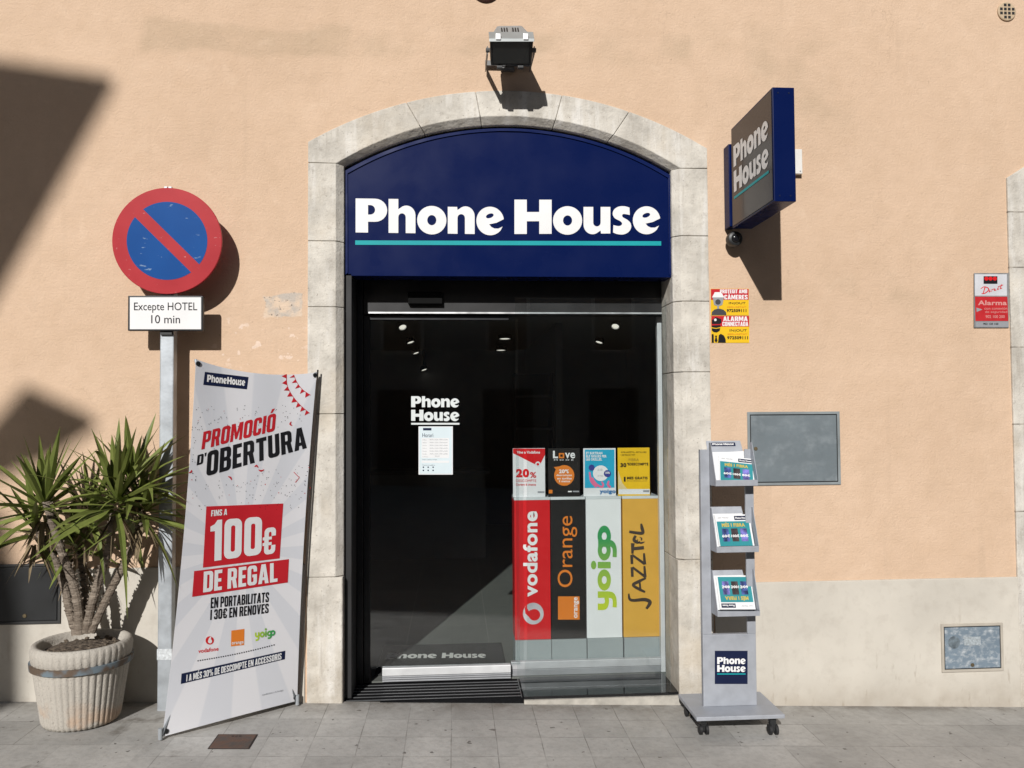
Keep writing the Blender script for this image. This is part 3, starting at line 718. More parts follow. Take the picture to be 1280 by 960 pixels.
# ------------------------------------------------------------------ floodlight above the arch
fl = root('floodlight', (.24, 0, 3.9), 'grey and black floodlight on a bracket above the arch', 'lamp')
yf_ = -.40
q = lambda px, py, y: aty(px, py, y)
a0, a1 = q(612.5, 49, yf_), q(667, 49, yf_); b0, b1 = q(613.5, 82, yf_+.12), q(664, 82, yf_+.12)
c0, c1 = q(617, 45, yf_+.17), q(662, 45, yf_+.17); dn = np.array((0, .02, 0))
_n = np.cross(a1-a0, a0-b0); _n /= np.linalg.norm(_n)
if _n[1] < 0: _n = -_n
hx = _n*.075; hy = _n*.20
MB().hexa([b0, b1, b1+hx, b0+hx, a0, a1, a1+hx, a0+hx]).build('housing', M_house, fl, bevel=.006)
_x = np.array((1.0, 0, 0)); _u = (a0-b0); _o = .003*_n
MB().hexa([b0+hx+_o+_x*.012+_u*.05, b1+hx+_o-_x*.012+_u*.05, b1+hy-_x*.020+_u*.10, b0+hy+_x*.020+_u*.10, a0+hx+_o+_x*.012-_u*.04, a1+hx+_o-_x*.012-_u*.04, a1+hy-_x*.050-_u*.10, a0+hy+_x*.050-_u*.10]).build('back_shell', mat('cast_aluminium', (.36, .37, .37), .5, .35, .15, 20), fl, bevel=.014)
for tx in (.30, .36, .42, .56, .62, .68):
    c_ = a0+(a1-a0)*tx+hx*1.25-_u*.04
    MB().hexa([c_+_n*z_+_x*x_+_u*u_ for u_ in (.0, .02) for x_, z_ in ((-.004, 0), (.004, 0), (.004, .05), (-.004, .05))]).build('cooling_slot', M_house, fl)
fn = np.cross(b1-b0, a0-b0); fn /= np.linalg.norm(fn)
if fn[1] > 0: fn = -fn
up_ = (a0-b0)
MB().slab([b0+(b1-b0)*.06+up_*.10+fn*.001, b0+(b1-b0)*.94+up_*.10+fn*.001, b0+(b1-b0)*.94+up_*.93+fn*.001, b0+(b1-b0)*.06+up_*.93+fn*.001], -.004 if np.cross(b1-b0, up_)@fn < 0 else .004).build('lens', mat('dark_lens', (.02, .022, .022), .12, 0, .2), fl)
mb = MB(); mb.hexa([a0+fn*.004+(-.004, 0, -.012), a1+fn*.004+(.004, 0, -.012), a1+hx+(.004, 0, -.006), a0+hx+(-.004, 0, -.006), a0+fn*.004+(-.004, 0, .006), a1+fn*.004+(.004, 0, .006), a1+hx+(.004, 0, .006), a0+hx+(-.004, 0, .006)])
mb.build('rim', mat('grey_rim', (.34, .36, .36), .45, .3, .1), fl, bevel=.002)
for t in (.19, .82):
    p = a0+(a1-a0)*t
    MB().box(p[0]-.014, p[0]+.014, p[1]-.010, p[1]+.030, p[2]-.006, p[2]+.030).build('clip', mat('bright_clip', (.80, .80, .80), .3, .4, .05), fl, bevel=.003)
for t in (.22, .74):
    p = b0+(b1-b0)*t
    MB().box(p[0]-.016, p[0]+.016, p[1]-.004, p[1]+.02, p[2]-.014, p[2]+.004).build('latch', M_house, fl, bevel=.002)
mb = MB()
pv = {}
for s, aa, bb in ((-1, a0, b0), (1, a1, b1)):
    pvt = (aa+bb)/2+hx*.5+np.array((s*.014, 0, -.005)); pv[s] = pvt
    mb.bar(pvt, np.array((pvt[0], -.03, pvt[2]+.02)), .006, .045)
    mb.tube([pvt-np.array((s*.012, 0, 0)), pvt+np.array((s*.010, 0, 0))], .013, 10)
mb.box(pv[-1][0]-.003, pv[1][0]+.003, -.034, -.026, pv[-1][2]+.035, pv[-1][2]+.065)
mb.box((pv[-1][0]+pv[1][0])/2-.04, (pv[-1][0]+pv[1][0])/2+.04, -.026, -.001, pv[-1][2]+.01, pv[-1][2]+.09)
mb.build('bracket', mat('bracket_steel', (.13, .13, .13), .5, .4, .2), fl)

# ------------------------------------------------------------------ projecting sign
ps = root('projecting_sign', (1.70, 0, 2.78), 'navy box sign projecting from the wall right of the arch', 'sign')
XL, XR, YN, YF = 1.660, 1.778, -.755, -.115
ZB, ZT = 2.782, 3.384
def make_face():
    n = NT('smoked_sign_face')
    n.p.inputs['Coat Weight'].default_value = .12; n.p.inputs['Coat Roughness'].default_value = .02; n.p.inputs['Coat IOR'].default_value = 1.4; n.p.inputs['Specular IOR Level'].default_value = .2
    return n.out(n.mix(n.rng(n.noise(3, 3), .3, .7), (.012, .012, .020), (.018, .016, .022)), .18)
FACE = make_face()
MB().box(XL, XR, YN, YF, ZB, ZT).build('casing', M_navy, ps, bevel=.004)
MB().box(XL-.003, XL-.0005, YN+.012, YF-.012, ZB+.012, ZT-.012).build('face', FACE, ps)
SX = lambda px, py, off=0.0: atx(px, py, XL-.003-off)
refl_w = NT('reflective_lettering'); refl_w = refl_w.out((.74, .74, .74), .35)
wv = lambda y0, z0, y1, z1: [(y0, z0), (y1, z0), (y1, z1), (y0, z1)]
SYZ = lambda a, b, off=0.0: np.array((XL-.003-off, a, b))
# reading from the street: wall end is the left end of the words
FT(ps, [('Phone', wv(YF-.05, ZB+.355, YN+.055, ZB+.48)), ('House', wv(YF-.05, ZB+.205, YN+.055, ZB+.33))], SYZ, .002, refl_w)
P(ps, 'underline', [wv(YF-.05, ZB+.165, YN+.055, ZB+.18)], SYZ, .002, M_teal)
MB().box(XL-.012, XL+.035, -.100, -.008, 2.80, 3.30).build('wall_bracket', M_navy, ps, bevel=.004)
for z in (2.86, 3.14): MB().box(XL+.01, XL+.06, YF, -.095, z, z+.07).build('bracket_arm', M_navy, ps)
for z in (ZB+.03, ZT-.03):
    for x in (XL+.03, XR-.03): MB().lathe((x, YN-.0002, z), [(.005, 0), (.004, .002)], 10, (0, -1, 0)).build('screw', M_navyp, ps)
for z in (2.84, 3.25): MB().lathe((XL+.012, -.1002, z), [(.005, 0), (.004, .002)], 10, (0, -1, 0)).build('screw', M_navyp, ps)
kb = aty(919.5, 298, -.10)
kn = root('dome_lamp', (kb[0], -.03, kb[2]-.05), 'small round black fitting under the wall end of the projecting sign', 'fitting')
MB().lathe((kb[0], -.04, kb[2]), [(.030, 0), (.045, .012), (.047, .045), (.042, .062), (.030, .068)], 24, (0, -1, 0)).build('casing', M_house, kn, smooth=True, autosmooth=.7)
MB().lathe((kb[0], -.1082, kb[2]), [(.028, 0), (.021, .007), (.008, .011)], 20, (0, -1, 0)).build('lens', mat('black_lens', (.01, .01, .012), .08), kn, smooth=True)
MB().box(kb[0]-.02, kb[0]+.02, -.04, -.001, kb[2]-.02, kb[2]+.02).build('mount', M_house, kn)
j0, j1 = aty(986, 186, -.04), aty(1003.5, 217, -.04)
jb = root('junction_box', (j0[0], 0, j1[2]), 'small white junction box half hidden behind the projecting sign', 'junction box')
MB().box(j0[0], j1[0], -.038, -.001, j1[2], j0[2]).build('cover', mat('white_plastic', (.72, .70, .66), .5), jb, bevel=.004)
MB().lathe((j1[0]-.014, -.0382, j1[2]+.015), [(.005, 0), (.004, .002)], 10, (0, -1, 0)).build('screw', M_grey, jb)

# ------------------------------------------------------------------ stickers and plaques on the wall
W0 = plane_y(-.002)
def sticker(name, x0, y0, x1, y1, label, cat, group=None, th=.002, m=M_yelp, parent_y=0.0):
    a, b = aty(x0, y0, 0), aty(x1, y1, 0)
    t = root(name, ((a[0]+b[0])/2, 0, b[2]), label, cat, group)
    MB().prism([R4(x0, y0, x1, y1)], plane_y(-.001), 0, th).build('backing', m, t)
    return t
S1 = plane_y(-.003)
st = sticker('warning_sticker', 888.5, 361, 936, 394, 'yellow sticker drawn with a security camera, upper of the pair beside the door stone', 'sticker', 'security stickers')
RC(st, 'red_band', 888.7, 361.3, 935.8, 374.8, S1, .0008, M_red)
CT(st, 'PROTEGIT AMB', R4(900, 361.8, 934, 366.6), S1, .0014, M_white)
CT(st, 'CÀMERES', R4(905.5, 368.6, 934.5, 374.2), S1, .0014, M_white)
T(st, 'IN|OUT', R4(911, 377.5, 932, 381), S1, .0014, M_black, .01)
T(st, 'SEGURETAT', R4(909, 383, 932.5, 384.6), S1, .0014, M_orange, .0)
T(st, '972509111', R4(908.5, 386.3, 933, 390.2), S1, .0014, M_black, .04)
cmr = MB(); cmr.flat([[(889.5, 393.7), (889.8, 390), (893, 387), (898, 385.6), (904, 387), (907.5, 390), (908, 393.7)]], S1, .0014); cmr.flat([circ(897.5, 377.5, 3.4)], S1, .0022)
cmr.build('camera_drawing', mat('dark_grey_print', (.05, .05, .055), .5), st)
P(st, 'camera_hood', [[(890, 371.8), (893.5, 365.2), (901.5, 365.2), (905.5, 371.8)]], S1, .0022, M_white)
P(st, 'camera_drawing', [[(891, 372), (904.8, 372), (903, 381), (898.8, 382.5), (898.8, 386), (896.5, 386), (896.5, 382.5), (892.5, 381)]], S1, .0018, M_grey)
st = sticker('warning_sticker', 889, 394.6, 936.6, 428.5, 'yellow sticker drawn with a capped guard, lower of the pair beside the door stone', 'sticker', 'security stickers')
RC(st, 'red_band', 889.2, 394.9, 936.4, 408.2, S1, .0008, M_red)
CT(st, 'ALARMA', R4(904, 395.6, 934.5, 401.3), S1, .0014, M_white)
CT(st, 'CONNECTADA', R4(903, 402.2, 935.3, 407.6), S1, .0014, M_white)
T(st, 'IN|OUT', R4(912, 411.5, 933.5, 415.3), S1, .0014, M_black, .01)
T(st, 'SEGURETAT', R4(909.5, 416.8, 934, 418.6), S1, .0014, M_orange, .0)
T(st, '972509111', R4(909, 420.2, 935, 424.2), S1, .0014, M_black, .04)
gd = MB()
gd.flat([[(889.6, 400.5), (894.5, 396.3), (901.5, 398.8), (902, 403), (900, 405), (890, 405)]], S1, .0018)
gd.flat([[(889.6, 406.8), (900.4, 406.2), (900.8, 408.6), (895, 409.8), (889.6, 408.8)]], S1, .0018)
gd.flat([[(889.6, 410.2), (895, 411), (900.3, 410), (899.6, 413.5), (896, 415.6), (892, 415), (889.8, 413)]], S1, .0018)
gd.flat([[(889.6, 418), (891.5, 417.2), (892.2, 419), (892.4, 428.2), (889.6, 428.2)]], S1, .0018)
gd.flat([[(898.5, 419), (901, 417.2), (905, 419.5), (907, 424), (907.3, 428.2), (897.5, 428.2)]], S1, .0018)
gd.flat([[(893.6, 419.5), (896.6, 419.5), (895.8, 421.5), (897, 426), (895.2, 428.2), (893.2, 426), (894.4, 421.5)]], S1, .0018)
gd.build('guard_drawing', M_black, st)
P(st, 'cap_badge', [circ(894.2, 399.8, 1.6)], S1, .0024, M_white)

al = sticker('alarm_plaque', 1217.5, 341.3, 1261, 409.5, 'red and white alarm plaque with steel rim near the right edge', 'plaque', th=.008, m=M_alu)
S8 = plane_y(-.009)
RC(al, 'white_field', 1218.6, 342.8, 1258.6, 369.6, S8, .0006, mat('dull_white_print', (.58, .59, .62), .5, spec=.15))
P(al, 'red_field', [[(1219.3, 401.2), (1260.4, 401.2), (1259.2, 370.8), (1218.7, 370.8)]], S8, .0006, mat('faded_red_print', (.47, .025, .03), .5, 0, .1, 20, spec=.15))
P(al, 'grey_field', [[(1219.6, 408.6), (1260.6, 408.6), (1260.4, 402), (1219.4, 402)]], S8, .0006, M_grey)
RC(al, 'emblem', 1229.5, 345.2, 1246.8, 354.8, S8, .0012, M_black)
mb = MB()
for x in (1233, 1238.2, 1243.6): mb.flat([circ(x, 348.2, 2.6, 16)], S8, .0018)
mb.build('emblem_dot', M_redv, al)
mb = MB()
for i, (pp, ww) in enumerate((([(1229, 367), (1231, 360), (1232, 358)], [1, 1.3, .6]), ([(1226, 361), (1230, 358.5), (1235, 360), (1235.5, 363), (1231, 366.6), (1227, 367)], [.8, 1, 1.3, 1.2, .8]),
    ([(1237.5, 362), (1236.5, 365), (1238.5, 364)], [1, 1, .6]), ([(1240, 361.5), (1239.5, 364.5), (1240.5, 362), (1242.6, 361)], [1, 1, .8, .8]),
    ([(1243, 362.5), (1245, 360.5), (1243.4, 360.3), (1243, 363), (1245.6, 362.6)], [.8, .8, .9, .9, .6]), ([(1249, 359.6), (1247, 360.5), (1247.2, 362), (1249.6, 361)], [.8, .9, .9, .6]),
    ([(1252, 355.5), (1250.6, 360.6), (1252.6, 360)], [1, 1, .6]), ([(1247.5, 358.4), (1254, 356)], [.8, .7]))):
    mb.flat([stroke(pp, ww, 5)], S8, .0012+.0002*i)
mb.build('script_lettering', M_redv, al)
T(al, 'Alarma', R4(1222.5, 375.5, 1258.5, 381.5), S8, .0012, mat('rose_print', (.62, .28, .26), .5), .03)
T(al, 'con conexión', R4(1230.5, 384, 1259, 387), S8, .0012, mat('rose_print', (.6, .2, .2)), .0)
T(al, 'de seguridad', R4(1231.5, 388.5, 1259, 391.8), S8, .0012, mat('rose_print', (.6, .2, .2)), .0)
T(al, '902 100 200', R4(1232, 394, 1256, 397.6), S8, .0012, mat('rose_print', (.6, .2, .2)), .01)
P(al, 'arrow_mark', [[(1220.5, 384.5), (1228, 386.8), (1220.8, 390)]], S8, .0012, M_grey)
T(al, '902 130 150', R4(1229, 403.5, 1248, 406.2), S8, .0012, M_black, .03)

# ------------------------------------------------------------------ hatches, vent
def hatch(px, label, col, frame_m, y=0.0, recess=.004, fw=.028, keyhole=None, wear=None, name='utility_hatch', metal=.3):
    a, b = aty(px[0], px[1], y), aty(px[2], px[3], y); x0, x1, z1, z0 = a[0], b[0], a[2], b[2]
    t = root(name, ((x0+x1)/2, y, z0), label, 'hatch', 'utility hatches in the wall')
    S = WXZ(y-.001)
    MB().prism([[(x0, z0), (x1, z0), (x1, z1), (x0, z1)], [(x0+fw, z0+fw), (x0+fw, z1-fw), (x1-fw, z1-fw), (x1-fw, z0+fw)]], S, 0, .008).build('frame', frame_m, t, bevel=.002)
    MB().box(x0+fw*.8, x1-fw*.8, y-.0015, y-.0005, z0+fw*.8, z1-fw*.8).build('gap', M_rubber, t)
    MB().box(x0+fw+.006, x1-fw-.006, y-.008, y-.0018, z0+fw+.006, z1-fw-.006).build('door', wear, t, bevel=.0015)
    if keyhole:
        kx, kz = x0+(x1-x0)*keyhole[0], z0+(z1-z0)*keyhole[1]
        MB().lathe((kx, y-.0082, kz), [(.012, 0), (.010, .004), (.004, .0042)], 14, (0, -1, 0)).build('lock', mat('brass_lock', (.18, .14, .08), .5, .6, .3), t)
    return t, (x0, x1, z0, z1)
def scratched(name, c1, c2, metal, sc):
    n = NT(name)
    c = n.mix(n.rng(n.noise(4, 6, .65), .35, .65), c1, tuple(v*.78 for v in c1))
    sm = n.noise(1, 4, .6, n.scaled((sc, 1, sc*1.6))); sm2 = n.noise(30, 3)
    f = n.math('MULTIPLY', n.rng(sm, .46, .74), n.rng(sm2, .30, .62))
    c = n.mix(f, c, c2); n.p.inputs['Metallic'].default_value = metal
    return n.out(c, n.rng(n.noise(8, 4), .3, .7, .40, .62), n.bump(n.noise(7, 3), .1, .01))
M_hd = scratched('grey_hatch_paint', (.19, .225, .245), (.27, .305, .325), .15, 6)
M_hf = mat('grey_hatch_frame', (.26, .29, .30), .5, .2, .15)
h1, hb = hatch((933.5, 515, 1050.5, 605.5), 'large plain blue grey metal hatch beside the leaflet stand', None, M_hf, 0, wear=M_hd, keyhole=(.085, .5), fw=.016)
M_zn = scratched('worn_zinc', (.24, .31, .38), (.74, .77, .78), .3, 22)
h2, hb2 = hatch((1175.5, 780, 1254, 838), 'small worn zinc hatch low in the pale plinth at right', None, mat('plinth_cement_rim', (.44, .40, .34), .85, 0, .15), -.012, wear=M_zn, keyhole=(.49, .14), fw=.016)
x0, x1, z0, z1 = hb2
P(h2, 'name_plate', [[(x0+(x1-x0)*.36, z0+(z1-z0)*.55), (x0+(x1-x0)*.63, z0+(z1-z0)*.55), (x0+(x1-x0)*.63, z0+(z1-z0)*.73), (x0+(x1-x0)*.36, z0+(z1-z0)*.73)]], WXZ(-.0215), .0005, mat('zinc_plate', (.42, .47, .50), .5, .3, .3, 90))
P(h2, 'scuff_mark', [circ(x0+(x1-x0)*.2, z0+(z1-z0)*.62, .038, 24)], WXZ(-.0215), .0005, mat('dark_zinc', (.17, .21, .24), .5, .3, .4, 40))
h3, hb3 = hatch((-40, 706, 76, 779), 'dark grey metal hatch in the plinth behind the potted plant', None, mat('dark_hatch_frame', (.03, .03, .03), .6, .1), -.012, wear=mat('dark_hatch_paint', (.012, .013, .014), .55, .2, .3), keyhole=(.62, .14), fw=.014)
vc = aty(1257.5, 15, 0)
vt = root('vent_grille', (vc[0], 0, vc[2]-.06), 'round perforated vent plate high at the top right corner', 'vent')
MB().lathe((vc[0], -.001, vc[2]), [(.060, 0), (.060, .008), (.055, .011)], 28, (0, -1, 0)).build('plate', mat('painted_vent', (.52, .40, .27), .8, 0, .15), vt)
mb = MB()
for iz, cols in ((1.5, (-.5, .5)), (.5, (-1.5, -.5, .5, 1.5)), (-.5, (-1.5, -.5, .5, 1.5)), (-1.5, (-.5, .5))):
    for ix in cols: mb.box(vc[0]+ix*.026-.0085, vc[0]+ix*.026+.0085, -.0135, -.012, vc[2]+iz*.026-.0085, vc[2]+iz*.026+.0085)
mb.build('hole', M_rubber, vt)
lc = aty(607, -14, 0)
tp = root('wall_bowl', (lc[0], 0, lc[2]-.08), 'dark brown rounded fitting cut by the top edge above the floodlight', 'fitting')
MB().lathe((lc[0], -.001, lc[2]), [(.088, 0), (.088, .008), (.080, .016), (.05, .022), (.01, .024)], 36, (0, -1, 0)).build('bowl', mat('brown_bowl', (.045, .016, .012), .5, .1, .2), tp, smooth=True, autosmooth=.6)
MB().lathe((lc[0], -.0255, lc[2]), [(.012, 0), (.010, .006)], 14, (0, -1, 0)).build('screw', M_house, tp)

# ------------------------------------------------------------------ no-parking sign on its post
YP = -.145
gp = GZ(-1.72)
b0_ = aty(207, 640, YP)
tsn = root('traffic_sign', (b0_[0], YP, gp), 'round blue and red no-parking sign on a square steel post', 'traffic sign')
px0, px1 = aty(198.5, 600, YP)[0], aty(216, 600, YP)[0]
ptop = aty(207, 242, YP)[2]
MB().box(px0, px1, YP, YP+(px1-px0)*.8, gp-.05, ptop).build('pole', M_galv, tsn, bevel=.006)
yd = YP-.022; dc = aty(209, 301, yd-.012); rad = .5*(aty(277.5, 301, yd)[0]-aty(140.5, 301, yd)[0])
M_sr = NT('worn_red_sheeting'); _x = M_sr.noise(1, 4, .6, M_sr.scaled((24, 1, 60)))
M_sr.p.inputs['Specular IOR Level'].default_value = .08
M_sr = M_sr.out(M_sr.mix(M_sr.rng(_x, .66, .70, 0, .5), M_sr.mix(M_sr.rng(M_sr.noise(5, 5), .35, .7), (.44, .042, .050), (.385, .034, .042)), (.6, .3, .3)), .3)
M_sb = NT('worn_blue_sheeting'); _x = M_sb.noise(1, 5, .6, M_sb.scaled((14, 1, 42), (0, 0, .3)))
M_sb.p.inputs['Specular IOR Level'].default_value = .08
M_sb = M_sb.out(M_sb.mix(M_sb.rng(_x, .64, .68, 0, .6), M_sb.mix(M_sb.rng(M_sb.noise(4, 5), .35, .7), (.014, .082, .29), (.012, .068, .25)), (.32, .42, .52)), .25)
dk = MB().lathe((dc[0], yd, dc[2]), [(rad*.975, -.006), (rad, -.004), (rad, .010), (rad*.992, .012)], 64, (0, -1, 0)).build('sign_disc', M_sr, tsn, smooth=True, autosmooth=.5)
SD = lambda u, v, off=0.0: np.array((dc[0]+u*rad, yd-.012-off, dc[2]+v*rad))
ri = .735; hw_ = .105
for sgn in (1, -1):
    # half of the blue field on one side of the falling bar
    a = math.asin(hw_/ri); base = radians(-45)
    pts = []
    for i in range(33):
        t = a+(pi-2*a)*i/32; x, y = ri*cos(t), ri*sin(t)*sgn
        pts.append((x*cos(base)-y*sin(base), x*sin(base)+y*cos(base)))
    P(dk, 'blue_field', [pts], SD, .0012, M_sb)
mb = MB()
for u in (-.04, .04): mb.box(dc[0]+u*rad-.008, dc[0]+u*rad+.008, yd-.010, yd+.012, dc[2]+rad-.001, dc[2]+rad+.008)
mb.build('clamp', M_galv, dk)
pl0, pl1 = aty(160, 369.5, yd-.012), aty(253.5, 413.5, yd-.012)
pk = MB().box(pl0[0], pl1[0], yd-.012, yd+.018, pl1[2], pl0[2]).build('plate', M_dark, tsn, bevel=.004)
SPm = plane_y(yd-.012)
P(pk, 'white_field', [[(162.3, 411.5), (251.3, 411.5), (251.3, 371.6), (162.3, 371.6)]], SPm, .001, M_white)
T(pk, 'Excepte HOTEL', R4(167.5, 378, 246.5, 391), SPm, .002, M_black, .002)
T(pk, '10 min', R4(189, 393.8, 225, 404.2), SPm, .002, M_black, .002)
MB().box(px0+.006, px1-.006, YP-.018, YP+.002, pl1[2]-.02, pl1[2]-.002).build('clamp', M_house, tsn)
tz = aty(205, 818, YP)[2]
MB().box(px0-.002, px1+.002, YP-.002, YP+(px1-px0)*.8+.002, tz-.03, tz+.03).build('tape', mat('pale_tape', (.55, .58, .60), .4, 0, .3, 60), tsn)

# ------------------------------------------------------------------ promotional banner on its X-stand
BL, BR = np.array((-1.497, -.545, .085)), np.array((-.935, -.050, .055))
TL, TR = aty(245, 449, -.50), aty(396, 465.5, -.065)
BL = aty(203, 921, -.545); BR = aty(371.5, 876, -.055)
def bsurf(u, v, off=0.0):
    p = BL*(1-u)*(1-v)+BR*u*(1-v)+TR*u*v+TL*(1-u)*v
    ex = (BR-BL)*(1-v)+(TR-TL)*v; ey = (TL-BL)*(1-u)+(TR-BR)*u
    n = np.cross(ex, ey); n /= np.linalg.norm(n)
    if n[1] > 0: n = -n
    su = u*(1-u)*4; sv = v*(1-v)*4
    d = .018*su*(1-v)**3 - .028*su*v**6 - .012*su*sv    # sags between the four corner eyelets
    d += .006*sin(9*u+3.5*v)*v**2*su
    p = p + n*(d+off)
    p = p - np.array((0, 0, 1.0))*(.040*su*v**10) + np.array((0, 0, 1.0))*(.010*su*(1-v)**10)
    p = p + (ex/np.linalg.norm(ex))*(.018*sv*(.5-u)*2)  # sides pulled inward
    return p
def _proj(p):
    q_ = p-CAM; w_ = q_@FWD; return np.array((640+F*(q_@RGT)/w_, 480-F*(q_@UPV)/w_))
def bpx(px, py, off=0.0):
    """photo point -> point of the banner cloth"""
    u, v = .5, .5; tgt = np.array((px, py), float)
    for _ in range(7):
        f0 = _proj(bsurf(u, v)); fu = (_proj(bsurf(u+.004, v))-f0)/.004; fv = (_proj(bsurf(u, v+.004))-f0)/.004
        J = np.array((fu, fv)).T; d = np.linalg.solve(J, tgt-f0); u += d[0]; v += d[1]
        if abs(d).max() < 1e-4: break
    return bsurf(u, v, off)
bs = root('banner_stand', (-1.21, -.29, GZ(-1.2)), 'tall white promotional banner stretched on a leaning X-stand beside the door', 'banner')
n_ = NT('banner_cloth')
uvn = nd(n_.nt, 'ShaderNodeUVMap'); sp_ = n_.sep(uvn.outputs[0])
dx_ = n_.math('MULTIPLY', n_.math('SUBTRACT', sp_[0], .47), .78); dy_ = n_.math('MULTIPLY', n_.math('SUBTRACT', sp_[1], .47), 1.95)
ang = n_.math('ARCTAN2', dx_, dy_)
ry_ = n_.rng(n_.math('SINE', n_.math('MULTIPLY', ang, 16.0)), -.12, .12, 0, 1)
M_ban = n_.out(n_.mix(ry_, (.76, .76, .79), (.67, .685, .73)), .42)
N = 36; V_, F_, U_ = [], [], []
for j in range(N+1):
    for i in range(N+1): V_.append(bsurf(i/N, j/N)); U_.append((i/N, j/N))
for j in range(N):
    for i in range(N): a = j*(N+1)+i; F_.append((a, a+1, a+N+2, a+N+1))
k = len(V_)
for j in range(N+1):
    for i in range(N+1): V_.append(bsurf(i/N, j/N, -.0015)); U_.append((i/N, j/N))
for j in range(N):
    for i in range(N): a = k+j*(N+1)+i; F_.append((a, a+N+1, a+N+2, a+1))
ring = [i for i in range(N)]+[N+j*(N+1) for j in range(N)]+[N*(N+1)+N-i for i in range(N)]+[(N-j)*(N+1) for j in range(N)]
for a, b in zip(ring, ring[1:]+ring[:1]): F_.append((a, b, b+k, a+k))
cl = link('cloth', V_, F_, M_ban, bs, smooth=True, uvs=U_, autosmooth=1.0)
def bgrid(name, quad, m, off=.0012, nu=10, nv=6): return MB().grid(quad, bpx, off, nu, nv).build(name, m, cl, smooth=True)
bgrid('shop_name_tag', [(254, 481), (308.5, 486.6), (310.5, 471.3), (256, 464.8)], M_navyp)
FT(cl, [('Phone', [(258.5, 477.2), (283, 479.8), (283.6, 471.2), (259, 468.3)]), ('House', [(283.5, 479.9), (306, 482.3), (306.5, 474), (284, 471.2)])], bpx, .0024, M_white)
def rt(x0, y0, x1, y1, h0, h1, lean=0.0):
    """slanted text quad: baseline (x0,y0)-(x1,y1), heights at the two ends, lean in px"""
    return [(x0, y0), (x1, y1), (x1+lean, y1-h1), (x0+lean, y0-h0)]
CT(cl, 'PROMOCIÓ', [(251.5, 562), (343.2, 538.6), (345.2, 516.2), (254.3, 539.8)], bpx, .0014, M_red)
CT(cl, "D'", [(245.6, 581.8), (257.2, 578.4), (258.2, 565.5), (246.9, 569)], bpx, .0014, M_black)
CT(cl, 'OBERTURA', [(257.5, 595.5), (383.5, 560), (381.2, 533), (259.5, 564.5)], bpx, .0014, M_black)
bgrid('red_box', [(253.5, 709.5), (349.5, 698), (354, 629.3), (257.8, 633)], M_red)
CT(cl, 'FINS A', [(263.5, 645.5), (283.5, 643.5), (284, 636), (264, 637.8)], bpx, .0026, M_paper)
CT(cl, '100', [(262, 702), (326.5, 692.8), (327.5, 645.5), (263, 650.5)], bpx, .0026, M_paper)
CT(cl, '€', [(327.5, 694), (343.5, 691.5), (345, 658.5), (328.5, 660.5)], bpx, .0026, M_paper)
bgrid('red_box', [(240, 746), (359.5, 728), (361, 698.8), (242.5, 713.8)], M_red, .0018)
CT(cl, 'DE REGAL', [(253.5, 740.5), (346.5, 726.8), (346.5, 703), (254.5, 714.5)], bpx, .0034, M_paper)
CT(cl, 'EN PORTABILITATS', [(263, 760.5), (335.8, 752.5), (336.5, 740), (263.5, 747)], bpx, .0014, M_black)
CT(cl, 'I 30€ EN RENOVES', [(262.5, 775), (335.5, 766.2), (336, 754.2), (263, 762.2)], bpx, .0014, M_black)
# operator marks
P(cl, 'round_mark', [circ(262, 800.5, 5.2, 24)], bpx, .0014, M_redv)
mb = MB().flat([circ(262.3, 801.5, 2.6, 16)], bpx, .0022).flat([[(259.8, 801), (261, 797.5), (264, 795.2), (263.4, 798.5), (264, 799.5)]], bpx, .0024); mb.build('round_mark_quote', M_paper, cl)
T(cl, 'vodafone', [(247.8, 816.5), (273, 813.2), (273, 808.2), (247.8, 811.2)], bpx, .0014, M_redv, .02)
bgrid('orange_square', [(288.6, 808), (305, 806.2), (305.4, 786), (289, 788.2)], M_orange, nu=4, nv=4)
T(cl, 'orange', [(289.5, 807), (304.2, 805.3), (304.2, 801.2), (289.5, 802.7)], bpx, .0024, M_paper, .02)
n = NT('lime_to_green_cloth_print'); _s = nd(n.nt, 'ShaderNodeTexCoord').outputs['Generated']; _x = n.sep(_s)[0]
yoigo_into(MB(), [(318.5, 801.5), (343.8, 797.2), (343.8, 783.5), (318.5, 786.8)], bpx, .0014).build('lettering', n.out(n.mix(n.rng(_x, .1, .8), (.42, .58, .03), (.04, .30, .08)), .5), cl)
mb = MB()
for i in range(34):
    t = i/33; x, y = 247.5+95*t, 826-20*t+1.5*sin(t*3); mb.flat([[(x-.8, y+.7), (x+.8, y+.5), (x+.8, y-.9), (x-.8, y-.7)]], bpx, .0014)
mb.build('dotted_line', M_black, cl)
bgrid('navy_strip', [(225.8, 855), (356, 824), (356.5, 813.3), (226.8, 842)], M_navyp)
CT(cl, 'I A MÉS 30% DE DESCOMPTE EN ACCESSORIS', [(232.5, 851.8), (351.5, 823.9), (351.8, 816), (233, 843.4)], bpx, .0026, M_paper)
T(cl, 'condicions a la botiga', [(327.5, 870.5), (354, 864.2), (354, 861.4), (327.5, 867.4)], bpx, .0014, M_grey, 0)
